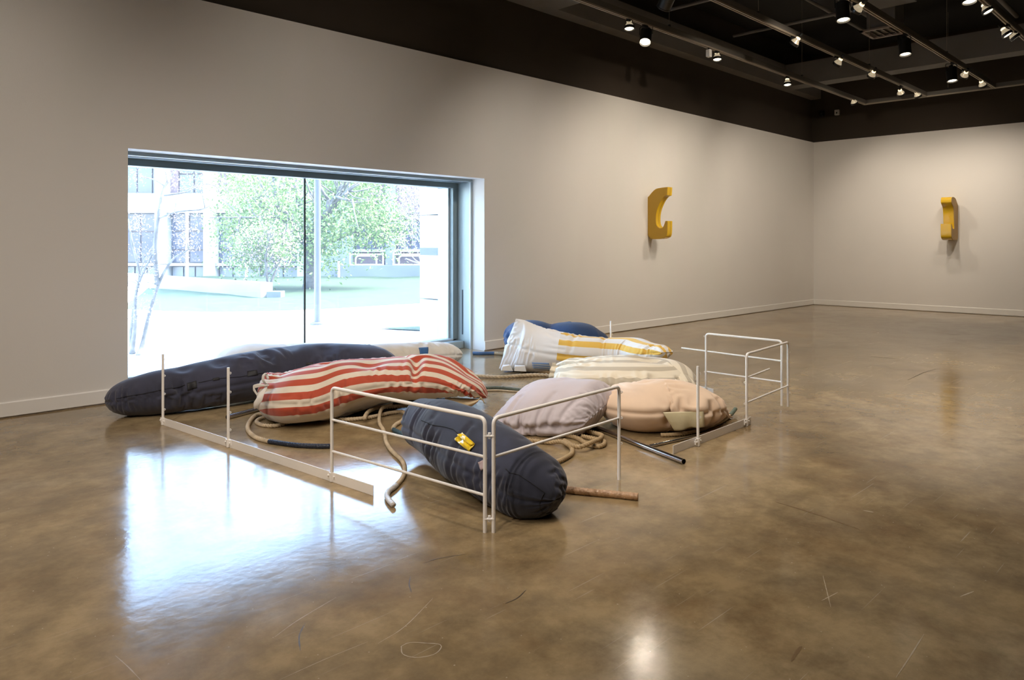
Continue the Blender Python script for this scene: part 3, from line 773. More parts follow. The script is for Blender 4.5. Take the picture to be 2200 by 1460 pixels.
# ================================================================== PILLOWS
def sm_noise(nu, nv, su, sv, seed):
    g = np.random.default_rng(seed).standard_normal((2 * nu, nv))
    fu = np.fft.fftfreq(2 * nu)[:, None]; fv = np.fft.fftfreq(nv)[None, :]
    k = np.exp(-2 * (math.pi ** 2) * ((fu * su) ** 2 + (fv * sv) ** 2))
    f = np.real(np.fft.ifft2(np.fft.fft2(g) * k))[:nu]
    return f / (f.std() + 1e-9)
def hermite(x, y, xq):
    y = np.asarray(y, float); x = np.asarray(x, float)
    flat = y.ndim == 1
    if flat: y = y[:, None]
    m = np.gradient(y, x, axis=0)
    i = np.clip(np.searchsorted(x, xq) - 1, 0, len(x) - 2)
    h = (x[i + 1] - x[i])[:, None]; t = (xq[:, None] - x[i][:, None]) / h
    out = (2 * t ** 3 - 3 * t ** 2 + 1) * y[i] + (t ** 3 - 2 * t ** 2 + t) * h * m[i] + (-2 * t ** 3 + 3 * t ** 2) * y[i + 1] + (t ** 3 - t ** 2) * h * m[i + 1]
    return out[:, 0] if flat else out
def st(c, w, h, hb=None, k=0.0, side=None, up=None):
    return dict(c=np.asarray(c, float), w=w, h=h, hb=h if hb is None else hb, k=k, side=side, up=up)
def S(px, ytop, h, w, zb=0.0, **kw):
    """station whose top edge shows at ytop and whose underside lies at height zb: that fixes its distance"""
    d = 7.0
    for _ in range(12):
        ph = math.atan((ytop + 40 - HY) / F)
        e = math.sqrt((h * math.cos(ph)) ** 2 + (w * math.sin(ph)) ** 2)
        d = F * ((HC - zb - h) - e) / (ytop - HY)
    yc = HY + (HC - zb - h) * F / d
    return st(at(px, yc, d), w, h, **kw)
def S2(px, ytop, ybot, w, zb=0.0, **kw):
    """station with both edges read from the photograph, underside at height zb"""
    h = .2
    for _ in range(40):
        ph = math.atan(((ytop + ybot) / 2 - HY) / F)
        e = math.sqrt((h * math.cos(ph)) ** 2 + (w * math.sin(ph)) ** 2)
        d = F * (HC - zb - h) / ((ytop + ybot) / 2 - HY)
        e2 = (ybot - ytop) / 2 * d / F
        h = .5 * h + .5 * math.sqrt(max(e2 ** 2 - (w * math.sin(ph)) ** 2, 1e-4)) / math.cos(ph)
    return st(at(px, (ytop + ybot) / 2, d), w, h, **kw)

PILS = []
class Pillow:
    def __init__(self, stations, caps, nu=170, nv=128, seed=1, exc=(1.05, 1.04), seam_exc=.10, kf=.02, iters=90, lump=.010,
                 pinch=(), crease=(), floor=0.004, seam=True, bump0=.003, seam_w=.08, seam_dep=.007):
        nu = nu // 2; nv = nv // 4 * 2
        C = np.array([s['c'] for s in stations]); n = len(C)
        sl = np.concatenate([[0], np.cumsum(np.linalg.norm(np.diff(C, axis=0), axis=1))]); Lt = sl[-1]
        x = np.linspace(0, 1, nu); x = .35 * x + .65 * (.5 - .5 * np.cos(math.pi * x))
        q = x * Lt
        c = hermite(sl, C, q)
        w_ = np.maximum(hermite(sl, [s['w'] for s in stations], q), .004)
        h_ = np.maximum(hermite(sl, [s['h'] for s in stations], q), .004)
        hb = np.maximum(hermite(sl, [s['hb'] for s in stations], q), .004)
        k_ = hermite(sl, [s['k'] for s in stations], q)
        for end, (typ, lc) in enumerate(caps):
            s = q if end == 0 else Lt - q
            a = np.clip(1 - s / lc, 0, 1)
            f = np.sqrt(np.maximum(1 - a ** 2, 0))
            if typ == 'round': w_ *= np.maximum(f, .02); h_ *= np.maximum(f, .02); hb *= np.maximum(f, .02)
            elif typ == 'vseam':
                g = np.maximum(1 - a ** 2.2, 0) ** .62
                w_ *= np.maximum(g, .02); h_ *= 1 - .04 * a ** 2; hb *= 1 - .04 * a ** 2
            elif typ == 'seam':
                g = np.maximum(1 - a ** 2.2, 0) ** .62
                h_ *= np.maximum(g, .02); hb *= np.maximum(g, .02); w_ *= 1 - .10 * a ** 2
        T = np.gradient(hermite(sl, C, q), q, axis=0); T /= np.linalg.norm(T, axis=1)[:, None]
        side = np.cross(T, UPV); side /= np.linalg.norm(side, axis=1)[:, None]
        ov = [s['side'] for s in stations]
        if any(o is not None for o in ov):
            arr = np.array([np.asarray(o, float) if o is not None else np.cross(T[np.argmin(abs(q - sl[i]))], UPV) for i, o in enumerate(ov)])
            side = hermite(sl, arr, q); side /= np.linalg.norm(side, axis=1)[:, None]
        up = np.cross(side, T); up /= np.linalg.norm(up, axis=1)[:, None]
        ov = [s['up'] for s in stations]
        if any(o is not None for o in ov):
            arr = np.array([np.asarray(o, float) if o is not None else up[np.argmin(abs(q - sl[i]))] for i, o in enumerate(ov)])
            up = hermite(sl, arr, q); up /= np.linalg.norm(up, axis=1)[:, None]
        nh = nv // 2; th = np.linspace(0, math.pi, 241)
        P = np.zeros((nu, nv, 3)); circ = np.zeros(nu)
        for i in range(nu):
            for half, hh in ((0, h_[i]), (1, -hb[i])):
                X = w_[i] * np.cos(th); Z = hh * np.sin(th) * np.abs(np.sin(th)) ** k_[i]
                if half: X = X[::-1]; Z = Z[::-1]
                ar = np.concatenate([[0], np.cumsum(np.hypot(np.diff(X), np.diff(Z)))])
                tq = np.linspace(0, ar[-1], nh + 1)[:-1]
                P[i, half * nh:(half + 1) * nh] = c[i] + side[i] * np.interp(tq, ar, X)[:, None] + up[i] * np.interp(tq, ar, Z)[:, None]
                circ[i] += ar[-1]
        self.nu, self.nv = nu, nv; self.u = x; self.len = Lt; self.circ = circ.max(); self.circs = circ
        self.v = np.arange(nv) / nv
        N = self.normals(P)
        P = P + N * (lump * sm_noise(nu, nv, nu * .07, nv * .07, seed))[..., None] * (np.minimum(x, 1 - x) * 8).clip(0, 1)[:, None, None]
        tgt = P.copy(); kk = np.full((nu, nv, 1), kf)
        U, Vv = np.meshgrid(x, self.v, indexing='ij')
        def dv(a, b): return (a - b + .5) % 1 - .5
        for (pu, pv, dep, rad) in pinch:
            g = np.exp(-(((U - pu) * Lt) ** 2 + (dv(Vv, pv) * self.circ) ** 2) / rad ** 2)
            g2 = np.exp(-(((U - pu) * Lt) ** 2 + (dv(Vv, pv) * self.circ) ** 2) / (rad * .25) ** 2)
            tgt -= N * (dep * g)[..., None]; kk += .4 * g2[..., None]
        for (u0, v0, u1, v1, dep, wd) in crease:
            ax, ay = u0 * Lt, v0 * self.circ; bx, by = u1 * Lt, v1 * self.circ
            qx, qy = U * Lt - ax, dv(Vv, v0) * self.circ; ex, ey = bx - ax, by - ay
            t = np.clip((qx * ex + qy * ey) / (ex * ex + ey * ey), 0, 1)
            dist = np.hypot(qx - t * ex, qy - t * ey)
            g = np.exp(-(dist / wd) ** 2) * (.35 + .65 * np.sin(math.pi * np.clip(t, .06, .94)))
            tgt -= N * (dep * g)[..., None]; kk += .10 * np.exp(-(dist / (wd * .3)) ** 2)[..., None]
        tgt[..., 2] = np.maximum(tgt[..., 2], floor)
        self.raw = tgt
        m1 = np.clip(.15 + .65 * sm_noise(nu, nv, nu * .045, nv * .06, seed + 5), 0, 1.6)
        m2 = np.clip(.15 + .65 * sm_noise(nu, nv, nu * .045, nv * .06, seed + 9), 0, 1.6)
        eu = 1 + (exc[0] - 1) * m1; ev = 1 + (exc[1] - 1) * m2
        if seam:
            sd = np.minimum(np.abs(dv(Vv, 0)), np.abs(dv(Vv, .5))) * self.circ
            along = np.clip(.55 + .6 * sm_noise(nu, nv, nu * .03, nv * 5, seed + 13), .05, 1.8)
            eu = eu + seam_exc * along * np.exp(-(sd / (seam_w * (.6 + .5 * along))) ** 2)
            on = sd < self.circ / nv * .6
            eu[on] = 1.0; kk[on] += .06
            tgt -= N * (seam_dep * np.exp(-(sd / .016) ** 2))[..., None]
        for end, (typ, lc) in enumerate(caps):
            s = U * Lt if end == 0 else (1 - U) * Lt
            ev = ev + (.10 if typ == 'seam' else .03) * np.exp(-(s / (.6 * lc + .02)) ** 2)
            kk[(0 if end == 0 else -1)] += .5
        self.P = self.relax(tgt + N * (bump0 * sm_noise(nu, nv, 2.0, 2.0, seed + 3))[..., None], tgt, eu, ev, kk, iters, floor)
        self.refine(); PILS.append(self)
    def refine(self):
        """double the grid with a smooth (Catmull-Rom) interpolation"""
        P = self.P
        A = np.concatenate([2 * P[:1] - P[1:2], P, 2 * P[-1:] - P[-2:-1]])
        mid = (-A[:-3] + 9 * A[1:-2] + 9 * A[2:-1] - A[3:]) / 16
        Q = np.empty((2 * self.nu - 1, self.nv, 3)); Q[0::2] = P; Q[1::2] = mid
        m2 = (-np.roll(Q, 1, 1) + 9 * Q + 9 * np.roll(Q, -1, 1) - np.roll(Q, -2, 1)) / 16
        R = np.empty((Q.shape[0], 2 * self.nv, 3)); R[:, 0::2] = Q; R[:, 1::2] = m2
        R[..., 2] = np.maximum(R[..., 2], .003)
        def up1(x): y = np.empty(2 * len(x) - 1); y[0::2] = x; y[1::2] = .5 * (x[1:] + x[:-1]); return y
        self.u = up1(self.u); self.circs = up1(self.circs); self.nu = len(self.u); self.nv *= 2; self.v = np.arange(self.nv) / self.nv
        self.P = R; self.N = self.normals(R)
    @staticmethod
    def normals(P):
        a = np.gradient(P, axis=0); b = np.roll(P, -1, 1) - np.roll(P, 1, 1)
        n = np.cross(b, a); l = np.linalg.norm(n, axis=2)[..., None]; n = n / (l + 1e-9)
        cen = P.mean(axis=1, keepdims=True)
        if ((P - cen) * n).sum() < 0: n = -n
        return n
    @staticmethod
    def relax(P, tgt, eu, ev, kk, iters, floor):
        B = tgt
        nrm = lambda d: np.sqrt((d * d).sum(2))
        r1 = lambda A: np.roll(A, -1, 1)
        r2 = lambda A: np.roll(A, -2, 1)
        Lu = nrm(B[1:] - B[:-1]) * .5 * (eu[1:] + eu[:-1])
        Lv = nrm(r1(B) - B) * .5 * (ev + r1(ev))
        ed = .5 * (eu + ev)
        Ld = nrm(r1(B)[1:] - B[:-1]) * ed[1:]
        Le = nrm(B[1:] - r1(B)[:-1]) * ed[1:]
        Bu = (Lu[1:] + Lu[:-1]) * .995
        Bv = (Lv + r1(Lv)) * .995
        for it in range(iters):
            C = np.zeros_like(P)
            def con(d, Lr, s):
                l = nrm(d) + 1e-9
                return d * ((l - Lr) / l * .5 * s)[..., None]
            k = con(P[1:] - P[:-1], Lu, 1.0); C[:-1] += k; C[1:] -= k
            Q = r1(P)
            k = con(Q - P, Lv, 1.0); C += k; C -= np.roll(k, 1, 1)
            k = con(Q[1:] - P[:-1], Ld, .6); C[:-1] += k; C[1:] -= np.roll(k, 1, 1)
            k = con(P[1:] - Q[:-1], Le, .6); C[1:] -= k; C[:-1] += np.roll(k, 1, 1)
            k = con(P[2:] - P[:-2], Bu, .16); C[:-2] += k; C[2:] -= k
            k = con(r2(P) - P, Bv, .16); C += k; C -= np.roll(k, 2, 1)
            P = P + .36 * C
            P = P + kk.clip(0, .9) * (tgt - P)
            P[..., 2] = np.maximum(P[..., 2], floor)
        return P
    def build(self, name, label, mat_of, group='stuffed pillows on the floor', uvmix=.6):
        """mat_of: list of (part name, material, mask function(u, v)); the last takes what is left"""
        nu, nv = self.nu, self.nv
        lo = self.P.reshape(-1, 3); base = lo.mean(0); base[2] = max(lo[:, 2].min(), 0)
        r = empty(name, base); prop(r, label, 'pillow', group)
        I, J = np.meshgrid(np.arange(nu - 1), np.arange(nv), indexing='ij')
        quads = np.stack([I * nv + J, I * nv + (J + 1) % nv, (I + 1) * nv + (J + 1) % nv, (I + 1) * nv + J], -1).reshape(-1, 4)
        fu = np.repeat(.5 * (self.u[1:] + self.u[:-1]), nv); fv = np.tile((self.v + .5 / nv) % 1, nu - 1)
        free = np.ones(len(quads), bool)
        vs = ((self.v + .25) % 1) - .25
        lc = self.circ * (1 - uvmix) + self.circs * uvmix
        uvall = np.stack([np.repeat(self.u * self.len, nv), ((vs[None, :] - .25) * lc[:, None]).ravel() + 10], 1)
        self.parts = {}
        for k, (pn, m, fn) in enumerate(mat_of):
            sel = free & (fn(fu, fv) if fn is not None else True); free &= ~sel
            q = quads[sel]
            if not len(q): continue
            ids, inv = np.unique(q.ravel(), return_inverse=True); faces = inv.reshape(-1, 4)
            # outward winding
            Fl = faces.tolist()
            Vv = lo[ids]
            n0 = np.cross(Vv[faces[:, 1]] - Vv[faces[:, 0]], Vv[faces[:, 2]] - Vv[faces[:, 0]])
            if (n0 * self.N.reshape(-1, 3)[q[:, 0]]).sum() < 0: Fl = [f[::-1] for f in Fl]
            if fn is None:
                for i in (0, nu - 1):
                    ring = [i * nv + j for j in range(nv)]
                    if all(np.isin(ring, ids)): Fl.append(list(np.searchsorted(ids, ring)))
            o = mesh_obj(pn, Vv, Fl, m, r, True, uvall[ids]); self.parts[pn] = o
        self.root = r
        return r
    def find(self, px, py):
        x, y, d = to_px(self.P)
        view = self.P - np.array([0, 0, HC])
        vis = (self.N * view).sum(2) < 0
        e = (x - px) ** 2 + (y - py) ** 2 + np.where(vis, 0, 1e5)
        near = e < e.min() + 30
        e2 = np.where(near, d * 20 + e * .2, 1e9)
        i, j = np.unravel_index(np.argmin(e2), e2.shape)
        return float(i), float(j)
    def sample(self, i, j, A=None):
        A = self.P if A is None else A
        i = min(max(i, 0), self.nu - 1.001); i0 = int(i); f = i - i0; j0 = int(math.floor(j)); g = j - j0
        a, b = A[i0, j0 % self.nv], A[i0, (j0 + 1) % self.nv]; c, d = A[i0 + 1, j0 % self.nv], A[i0 + 1, (j0 + 1) % self.nv]
        return (a * (1 - g) + b * g) * (1 - f) + (c * (1 - g) + d * g) * f
    def patch(self, name, corners, m, off=.004, n=10, thick=.003, wav=0.0, parent=None, label=None):
        ij = [self.find(*c) for c in corners]
        j0 = ij[0][1]; ij = [(i, j0 + ((j - j0 + self.nv / 2) % self.nv) - self.nv / 2) for i, j in ij]
        V = []; uv = []
        for a in range(n + 1):
            for b_ in range(n + 1):
                s, t = a / n, b_ / n
                i = (ij[0][0] * (1 - s) + ij[1][0] * s) * (1 - t) + (ij[3][0] * (1 - s) + ij[2][0] * s) * t
                j = (ij[0][1] * (1 - s) + ij[1][1] * s) * (1 - t) + (ij[3][1] * (1 - s) + ij[2][1] * s) * t
                p = self.sample(i, j); q = self.sample(i, j, self.N)
                V.append(p + q * (off + wav * math.sin(7 * s + 3 * t) * math.sin(5 * t + 1))); uv.append((s * .3, t * .3))
        Fc = [(a * (n + 1) + b_, a * (n + 1) + b_ + 1, (a + 1) * (n + 1) + b_ + 1, (a + 1) * (n + 1) + b_) for a in range(n) for b_ in range(n)]
        o = mesh_obj(name, V, Fc, m, parent or self.root, True, uv)
        md = o.modifiers.new('thickness', 'SOLIDIFY'); md.thickness = thick; md.offset = 0
        if label: o['label'] = label
        return o
    def stitch(self, name, pts, m='thread', r=.0022, off=.002):
        ij = [self.find(*c) for c in pts]; path = []
        for (a, b_), (c, d) in zip(ij, ij[1:]):
            d = b_ + ((d - b_ + self.nv / 2) % self.nv) - self.nv / 2
            for t in np.linspace(0, 1, 14, endpoint=False):
                i, j = a + (c - a) * t, b_ + (d - b_) * t
                path.append(self.sample(i, j) + self.sample(i, j, self.N) * off)
        return MB().tube(np.array(path), r, 6).build(name, m, self.root, smooth=True)

top = lambda u, v: v < .5
# 1 long navy bolster on the left
p = Pillow([S2(226, 822, 896, .17), S2(270, 814, 893, .175), S2(330, 798, 890, .185), S2(392, 790, 883, .195), S2(460, 776, 873, .21), S2(520, 763, 864, .215), S(620, 744, .22, .235),
            S(720, 738, .22, .24), S(800, 741, .21, .23), S(860, 748, .19, .2)],
           (('round', .20), ('round', .34)), 240, 130, 11, exc=(1.10, 1.06), seam_exc=.20, kf=.010, lump=.008, iters=130,
           pinch=[(.33, .19, .03, .08), (.48, .17, .035, .09), (.22, .2, .02, .06), (.72, .15, .03, .1), (.60, .22, .02, .08), (.40, .1, .02, .06)])
p.build('bolster_pillow', 'long charcoal navy bolster with black patches lying by the window', [('cover', 'navy', None)])
for cs in ([(400, 822), (421, 816), (423, 834), (402, 838)], [(532, 798), (550, 796), (552, 806), (531, 809)], [(656, 778), (672, 776), (673, 783), (657, 785)], [(456, 812), (471, 809), (472, 816), (457, 819)]):
    p.patch('fabric_patch', cs, 'navypatch', .003, 5, .002)
p.stitch('seam_stitch', [(425, 822), (470, 814), (520, 808), (560, 802), (600, 800)])
p.stitch('seam_stitch', [(250, 856), (300, 846), (350, 836), (400, 826)])
NAVY1 = p
# 2 cream bolster behind it
p = Pillow([S(466, 760, .15, .15), S(488, 749, .18, .2), S(520, 741, .205, .24), S(620, 738, .2, .25), S(740, 738, .185, .24), S(850, 735, .165, .22), S(921, 733, .145, .2), S(965, 738, .115, .16), S(990, 746, .085, .11)],
           (('round', .26), ('round', .22)), 190, 110, 21, exc=(1.08, 1.05), seam_exc=.12, kf=.012, lump=.008)
p.build('bolster_pillow', 'cream white bolster with a blue tape square behind the charcoal bolster', [('cover', 'cream', None)])
p.patch('tape_square', [(899, 746), (919, 745), (920, 759), (902, 759)], 'bluetape', .003, 5, .002, label='blue tape square')
# 3 red striped pillow
fs_ = dict(side=-FW)
p = Pillow([S2(566, 800, 890, .20, 0, k=.1, **fs_), S2(592, 794, 898, .30, 0, k=.1, **fs_), S2(640, 790, 906, .36, 0, k=.1, **fs_), S2(700, 788, 902, .38, .005, k=.1, **fs_), S2(760, 772, 882, .39, .03, k=.1, **fs_), S2(830, 761, 866, .39, .07, k=.1, **fs_), S2(895, 758, 860, .36, .09, k=.1, **fs_),
            S2(950, 767, 854, .33, .10, k=.15, **fs_), S2(1000, 795, 857, .25, .09, k=.2, **fs_), S2(1028, 820, 858, .17, .07, k=.3, **fs_), S2(1047, 843, 858, .09, .06, k=.3, **fs_)],
           (('round', .11), ('seam', .12)), 240, 160, 31, exc=(1.10, 1.10), seam_exc=.20, kf=.008, lump=.020, iters=140,
           pinch=[(.52, .17, .035, .09), (.30, .28, .02, .1), (.42, .35, .03, .1), (.2, .3, .02, .08)],
           crease=[(.70, .02, .685, .24, .075, .035), (.69, .20, .60, .36, .02, .04), (.02, .04, .12, .08, .03, .02), (.02, .16, .13, .18, .03, .02), (.02, .28, .12, .28, .025, .02)])
p.build('striped_pillow', 'red and white striped pillow with tied left end on coiled ropes', [('striped_top', 'red_stripe', lambda u, v: (v < .53) | (v > .94)), ('underside', 'underside', None)])
RED = p
# gathered white tie at its left end
a = p.P[2, 4 * p.nv // 16] ; b_ = p.P[2, p.nv // 16]
def ribbon(path, wdir, wd, name, m, parent, thick=.003):
    Pp = catmull(path, .012); V = []; n = len(Pp)
    for i, q in enumerate(Pp):
        ww = wd if np.ndim(wd) == 0 else np.interp(i / (n - 1), np.linspace(0, 1, len(wd)), wd)
        for s in (-1, -.5, 0, .5, 1): V.append(q + np.asarray(wdir, float) * ww * s + UPV * .004 * math.sin(i * .9 + s * 3))
    Fc = [(i * 5 + k, i * 5 + k + 1, (i + 1) * 5 + k + 1, (i + 1) * 5 + k) for i in range(n - 1) for k in range(4)]
    o = mesh_obj(name, V, Fc, m, parent, True)
    md = o.modifiers.new('thickness', 'SOLIDIFY'); md.thickness = thick; md.offset = 0
    return o
_i, _j = p.find(588, 850)
dr = float(to_px(p.P[int(_i), int(_j)][None])[2][0]) - .01
ribbon([at(575, 826, dr), at(566, 818, dr - .02), at(566, 806, dr - .02), at(571, 802, dr), at(576, 814, dr)], RT, .010, 'tie_loop', 'underside', p.root)
ribbon([at(578, 826, dr), at(562, 828, dr - .03), at(546, 829, dr - .05), at(544, 834, dr - .05), at(552, 846, dr - .05), at(562, 850, dr - .02)], UPV, [.004, .010, .014, .016, .012, .006], 'tie_end', 'underside', p.root)
ribbon([at(572, 830, dr), at(560, 850, dr - .05), at(552, 868, dr - .06), at(551, 878, dr - .04)], RT, [.01, .02, .028, .016], 'gathered_hem', 'underside', p.root)
# cream flap under its right tip
fd = 6.15
flap = []
for s_ in np.linspace(0, 1, 13):
    for t_ in np.linspace(0, 1, 9):
        px = 957 + (1040 - 957) * s_; y_t = 853 + 4 * s_
        y_b = 853 + (26 * math.sin(math.pi * min(1, .18 + .9 * s_)) ** .6 if s_ < .97 else 14)
        q = at(px, y_t + (y_b - y_t) * t_, fd + .12 * s_ - .10 * math.sin(t_ * 2.4)); q[2] = max(q[2], .004); flap.append(q)
o = mesh_obj('vinyl_flap', flap, [(i * 9 + j, i * 9 + j + 1, (i + 1) * 9 + j + 1, (i + 1) * 9 + j) for i in range(12) for j in range(8)], 'creamvinyl', p.root, True)
md = o.modifiers.new('thickness', 'SOLIDIFY'); md.thickness = .006
o['label'] = 'cream vinyl flap under the right tip'

# 4 front charcoal pillow
p = Pillow([st(at(885, 903, 5.02), .10, .13), st(at(905, 908, 4.9), .14, .165), st(at(940, 923, 4.66), .16, .18), st(at(995, 953, 4.36), .19, .205), st(at(1055, 990, 4.1), .212, .205), st(at(1110, 1025, 3.93), .2, .19),
            st(at(1155, 1052, 3.81), .175, .165), st(at(1192, 1074, 3.71), .15, .14)],
           (('round', .20), ('round', .17)), 220, 150, 41, exc=(1.07, 1.08), seam_exc=.16, kf=.010, lump=.010, iters=140,
           crease=[(.22, .93, .25, 1.16, .012, .02), (.62, .88, .60, 1.2, .012, .02), (.75, .9, .7, 1.12, .010, .02)])
p.build('bolster_pillow', 'charcoal indigo bolster with yellow tape tag in the front corner', [('cover', 'navy2', None)])
p.patch('yellow_tag', [(977, 946), (987, 934), (1023, 956), (1009, 971)], 'yellowtape', .010, 12, .003, .006, label='crumpled yellow tape tag')
p.patch('yellow_tag', [(984, 935), (996, 931), (1023, 954), (1015, 959)], 'yellowtape', .017, 8, .003, .004)
p.patch('side_tab', [(1030, 994), (1050, 984), (1046, 1004), (1036, 1012)], 'pinktab', .012, 6, .003, label='pinkish grey fabric tab')
p.stitch('seam_stitch', [(905, 902), (930, 912), (955, 918), (975, 921), (990, 935)])
p.stitch('seam_stitch', [(1086, 1008), (1095, 1016), (1115, 1020), (1140, 1036), (1170, 1058), (1205, 1085)], r=.0016)
NAVY2 = p
# 5 lavender pillow
cA, cB = at(1256, 909, 5.30), at(1327, 846, 5.66)
sd_ = (cA - cB); sd_ /= np.linalg.norm(sd_)
p = Pillow([st(at(1076, 886, 5.75), .16, .07, side=sd_, k=.2), st(at(1100, 882, 5.72), .24, .12, side=sd_, k=.15), st(at(1135, 878, 5.68), .32, .175, .175, side=sd_, k=.15), st(at(1190, 876, 5.60), .34, .195, .185, side=sd_, k=.15), st(at(1245, 877, 5.52), .31, .18, .17, side=sd_, k=.2), st(at(1278, 878, 5.48), .28, .15, .14, side=sd_, k=.25), st(at(1292, 878, 5.47), .27, .13, .12, side=sd_, k=.25)],
           (('seam', .30), ('seam', .13)), 190, 160, 51, seam_dep=.018, exc=(1.07, 1.07), seam_exc=.34, kf=.010, lump=.007, iters=140, seam_w=.06,
           pinch=[(.34, .0, .03, .035), (.47, .005, .022, .03), (.58, .99, .03, .035), (.70, .005, .025, .03), (.80, .0, .03, .035)],
           crease=[(.33, .02, .36, .16, .016, .02), (.47, .0, .46, .07, .014, .014), (.62, .02, .66, .18, .022, .02), (.72, .0, .73, .09, .016, .014), (.82, .03, .9, .2, .016, .02), (.58, .99, .57, .93, .014, .014)])
p.build('cushion', 'lavender grey cushion with puckered front seam behind the front rail', [('cover', 'lav', None)])
LAV = p
# 6 peach pillow
p = Pillow([st(at(1322, 866, 5.93), .13, .13, k=.1), st(at(1340, 868, 5.82), .2, .165, k=.1), S2(1375, 820, 921, .27, 0, k=.1), S2(1420, 816, 919, .28, 0, k=.1), S2(1470, 820, 919, .26, 0, k=.1), S2(1512, 842, 908, .2, 0, k=.1), S2(1546, 874, 900, .11, 0, k=.1), S2(1566, 889, 898, .06, 0, k=.1)],
           (('round', .16), ('seam', .10)), 190, 140, 61, exc=(1.07, 1.09), seam_exc=.25, kf=.011, lump=.007, iters=130,
           pinch=[(.80, .10, .04, .05), (.36, .97, .04, .05), (.72, .18, .015, .06)], crease=[(.74, .22, .80, .08, .03, .02), (.12, .0, .2, .14, .02, .02)])
p.build('cushion', 'peach cushion with an olive vinyl patch beside the right rail', [('cover', 'peach', None)])
def hang(name, corners, m, pil, n=14, wav=.006, gap=.012):
    """sheet stitched to the pillow along its top edge and hanging down from there"""
    d0, d1 = (float(to_px(pil.P[int(i), int(j)][None])[2][0]) - gap for i, j in (pil.find(*corners[0]), pil.find(*corners[1])))
    V = []
    for a in range(n + 1):
        for b_ in range(n + 1):
            s_, t_ = a / n, b_ / n
            x = (corners[0][0] * (1 - s_) + corners[1][0] * s_) * (1 - t_) + (corners[3][0] * (1 - s_) + corners[2][0] * s_) * t_
            y = (corners[0][1] * (1 - s_) + corners[1][1] * s_) * (1 - t_) + (corners[3][1] * (1 - s_) + corners[2][1] * s_) * t_
            y += t_ * 2.5 * math.sin(9 * s_) * math.sin(3.1 * s_)
            q = at(x, y, d0 + (d1 - d0) * s_ - .05 * t_ * (1 - t_) + wav * t_ * math.sin(11 * s_ + 2 * t_)); q[2] = max(q[2], .004); V.append(q)
    o = mesh_obj(name, V, [(a * (n + 1) + b_, a * (n + 1) + b_ + 1, (a + 1) * (n + 1) + b_ + 1, (a + 1) * (n + 1) + b_) for a in range(n) for b_ in range(n)], m, pil.root, True)
    md = o.modifiers.new('thickness', 'SOLIDIFY'); md.thickness = .004
    return o
o = hang('vinyl_patch', [(1424, 885), (1512, 883), (1514, 916), (1449, 925)], 'vinyl', p); o['label'] = 'olive cream vinyl patch with ragged lower edge'
PEACH = p
# 7 cream and grey striped pillow
p = Pillow([st(at(1188, 799, 6.80), .03, .055), st(at(1197, 800, 6.78), .07, .085), st(at(1213, 804, 6.74), .20, .14), st(at(1245, 812, 6.66), .34, .185), S(1310, 765, .195, .40), S(1370, 765, .195, .40), S(1415, 770, .175, .34), S(1443, 800, .13, .2, .02), S(1464, 822, .09, .14, .04), S(1480, 832, .06, .09, .05)],
           (('seam', .02), ('seam', .14)), 200, 150, 71, exc=(1.06, 1.09), seam_exc=.18, kf=.011, lump=.008, iters=120,
           pinch=[(.55, .20, .02, .1)], crease=[(.80, .12, .9, .3, .04, .03), (.01, .1, .14, .16, .03, .02), (.01, .25, .14, .24, .03, .02), (.01, .4, .14, .34, .03, .02)])
p.build('striped_pillow', 'cream and pale grey striped pillow knotted at its left end', [('cover', 'grey_stripe', None)])
GREY = p
kp = catmull([at(1218, 803, 6.74), at(1207, 801, 6.72), at(1200, 800, 6.72), at(1193, 799, 6.72), at(1185, 797, 6.73)], .006)
kr = np.interp(np.linspace(0, 1, len(kp)), [0, .3, .5, .75, 1], [.10, .06, .045, .055, .075])
V, Fc = sweep(kp, kr, 48, True, lambda i, th: 1 + .16 * np.cos(7 * th[None, :] + .3 * i[:, None] / 5) + .07 * np.cos(13 * th[None, :] + 1))
mesh_obj('gathered_knot', V, Fc, 'grey_stripe', p.root, True, np.stack([V[:, 0], V[:, 2] + 10], 1))
MB().tube(np.array([kp[len(kp) // 2] + (UPV * math.cos(a) + FW * math.sin(a)) * .052 for a in np.linspace(0, 2 * math.pi, 25)]), .008, 8, False).build('knot_binding', 'rope', p.root, smooth=True)
# 8 yellow striped pillow with white head
ul = RT * .32 + UPV * .95
p = Pillow([S2(1090, 680, 797, .10, .005, up=ul), S2(1105, 684, 797, .16, 0, up=ul), S2(1135, 694, 797, .22, 0, up=RT * .2 + UPV), S2(1170, 704, 798, .25, 0), S2(1200, 711, 799, .26, 0), S(1250, 719, .205, .26), S(1312, 724, .195, .26), S(1360, 726, .18, .24, .04), S(1393, 735, .13, .18, .13), S(1415, 739, .085, .12, .22), S(1433, 743, .06, .08, .27)],
           (('vseam', .16), ('seam', .10)), 210, 130, 81, exc=(1.07, 1.08), seam_exc=.15, kf=.011, lump=.006, iters=120, crease=[(.36, .0, .38, .3, .012, .02), (.52, .05, .56, .35, .015, .03), (.9, .0, .93, .3, .02, .02)])
_i, _ = p.find(1197, 755); us = p.u[int(_i)]
p.build('striped_pillow', 'yellow and white striped pillow with a plain white head end', [('white_head', 'whitecloth', lambda u, v: u < us), ('striped_body', 'yellow_stripe', None)])
p.patch('printed_patch', [(1143, 778), (1180, 780), (1186, 795), (1146, 792)], 'blueprint', .003, 8, .002, label='blue printed patch')
YEL = p
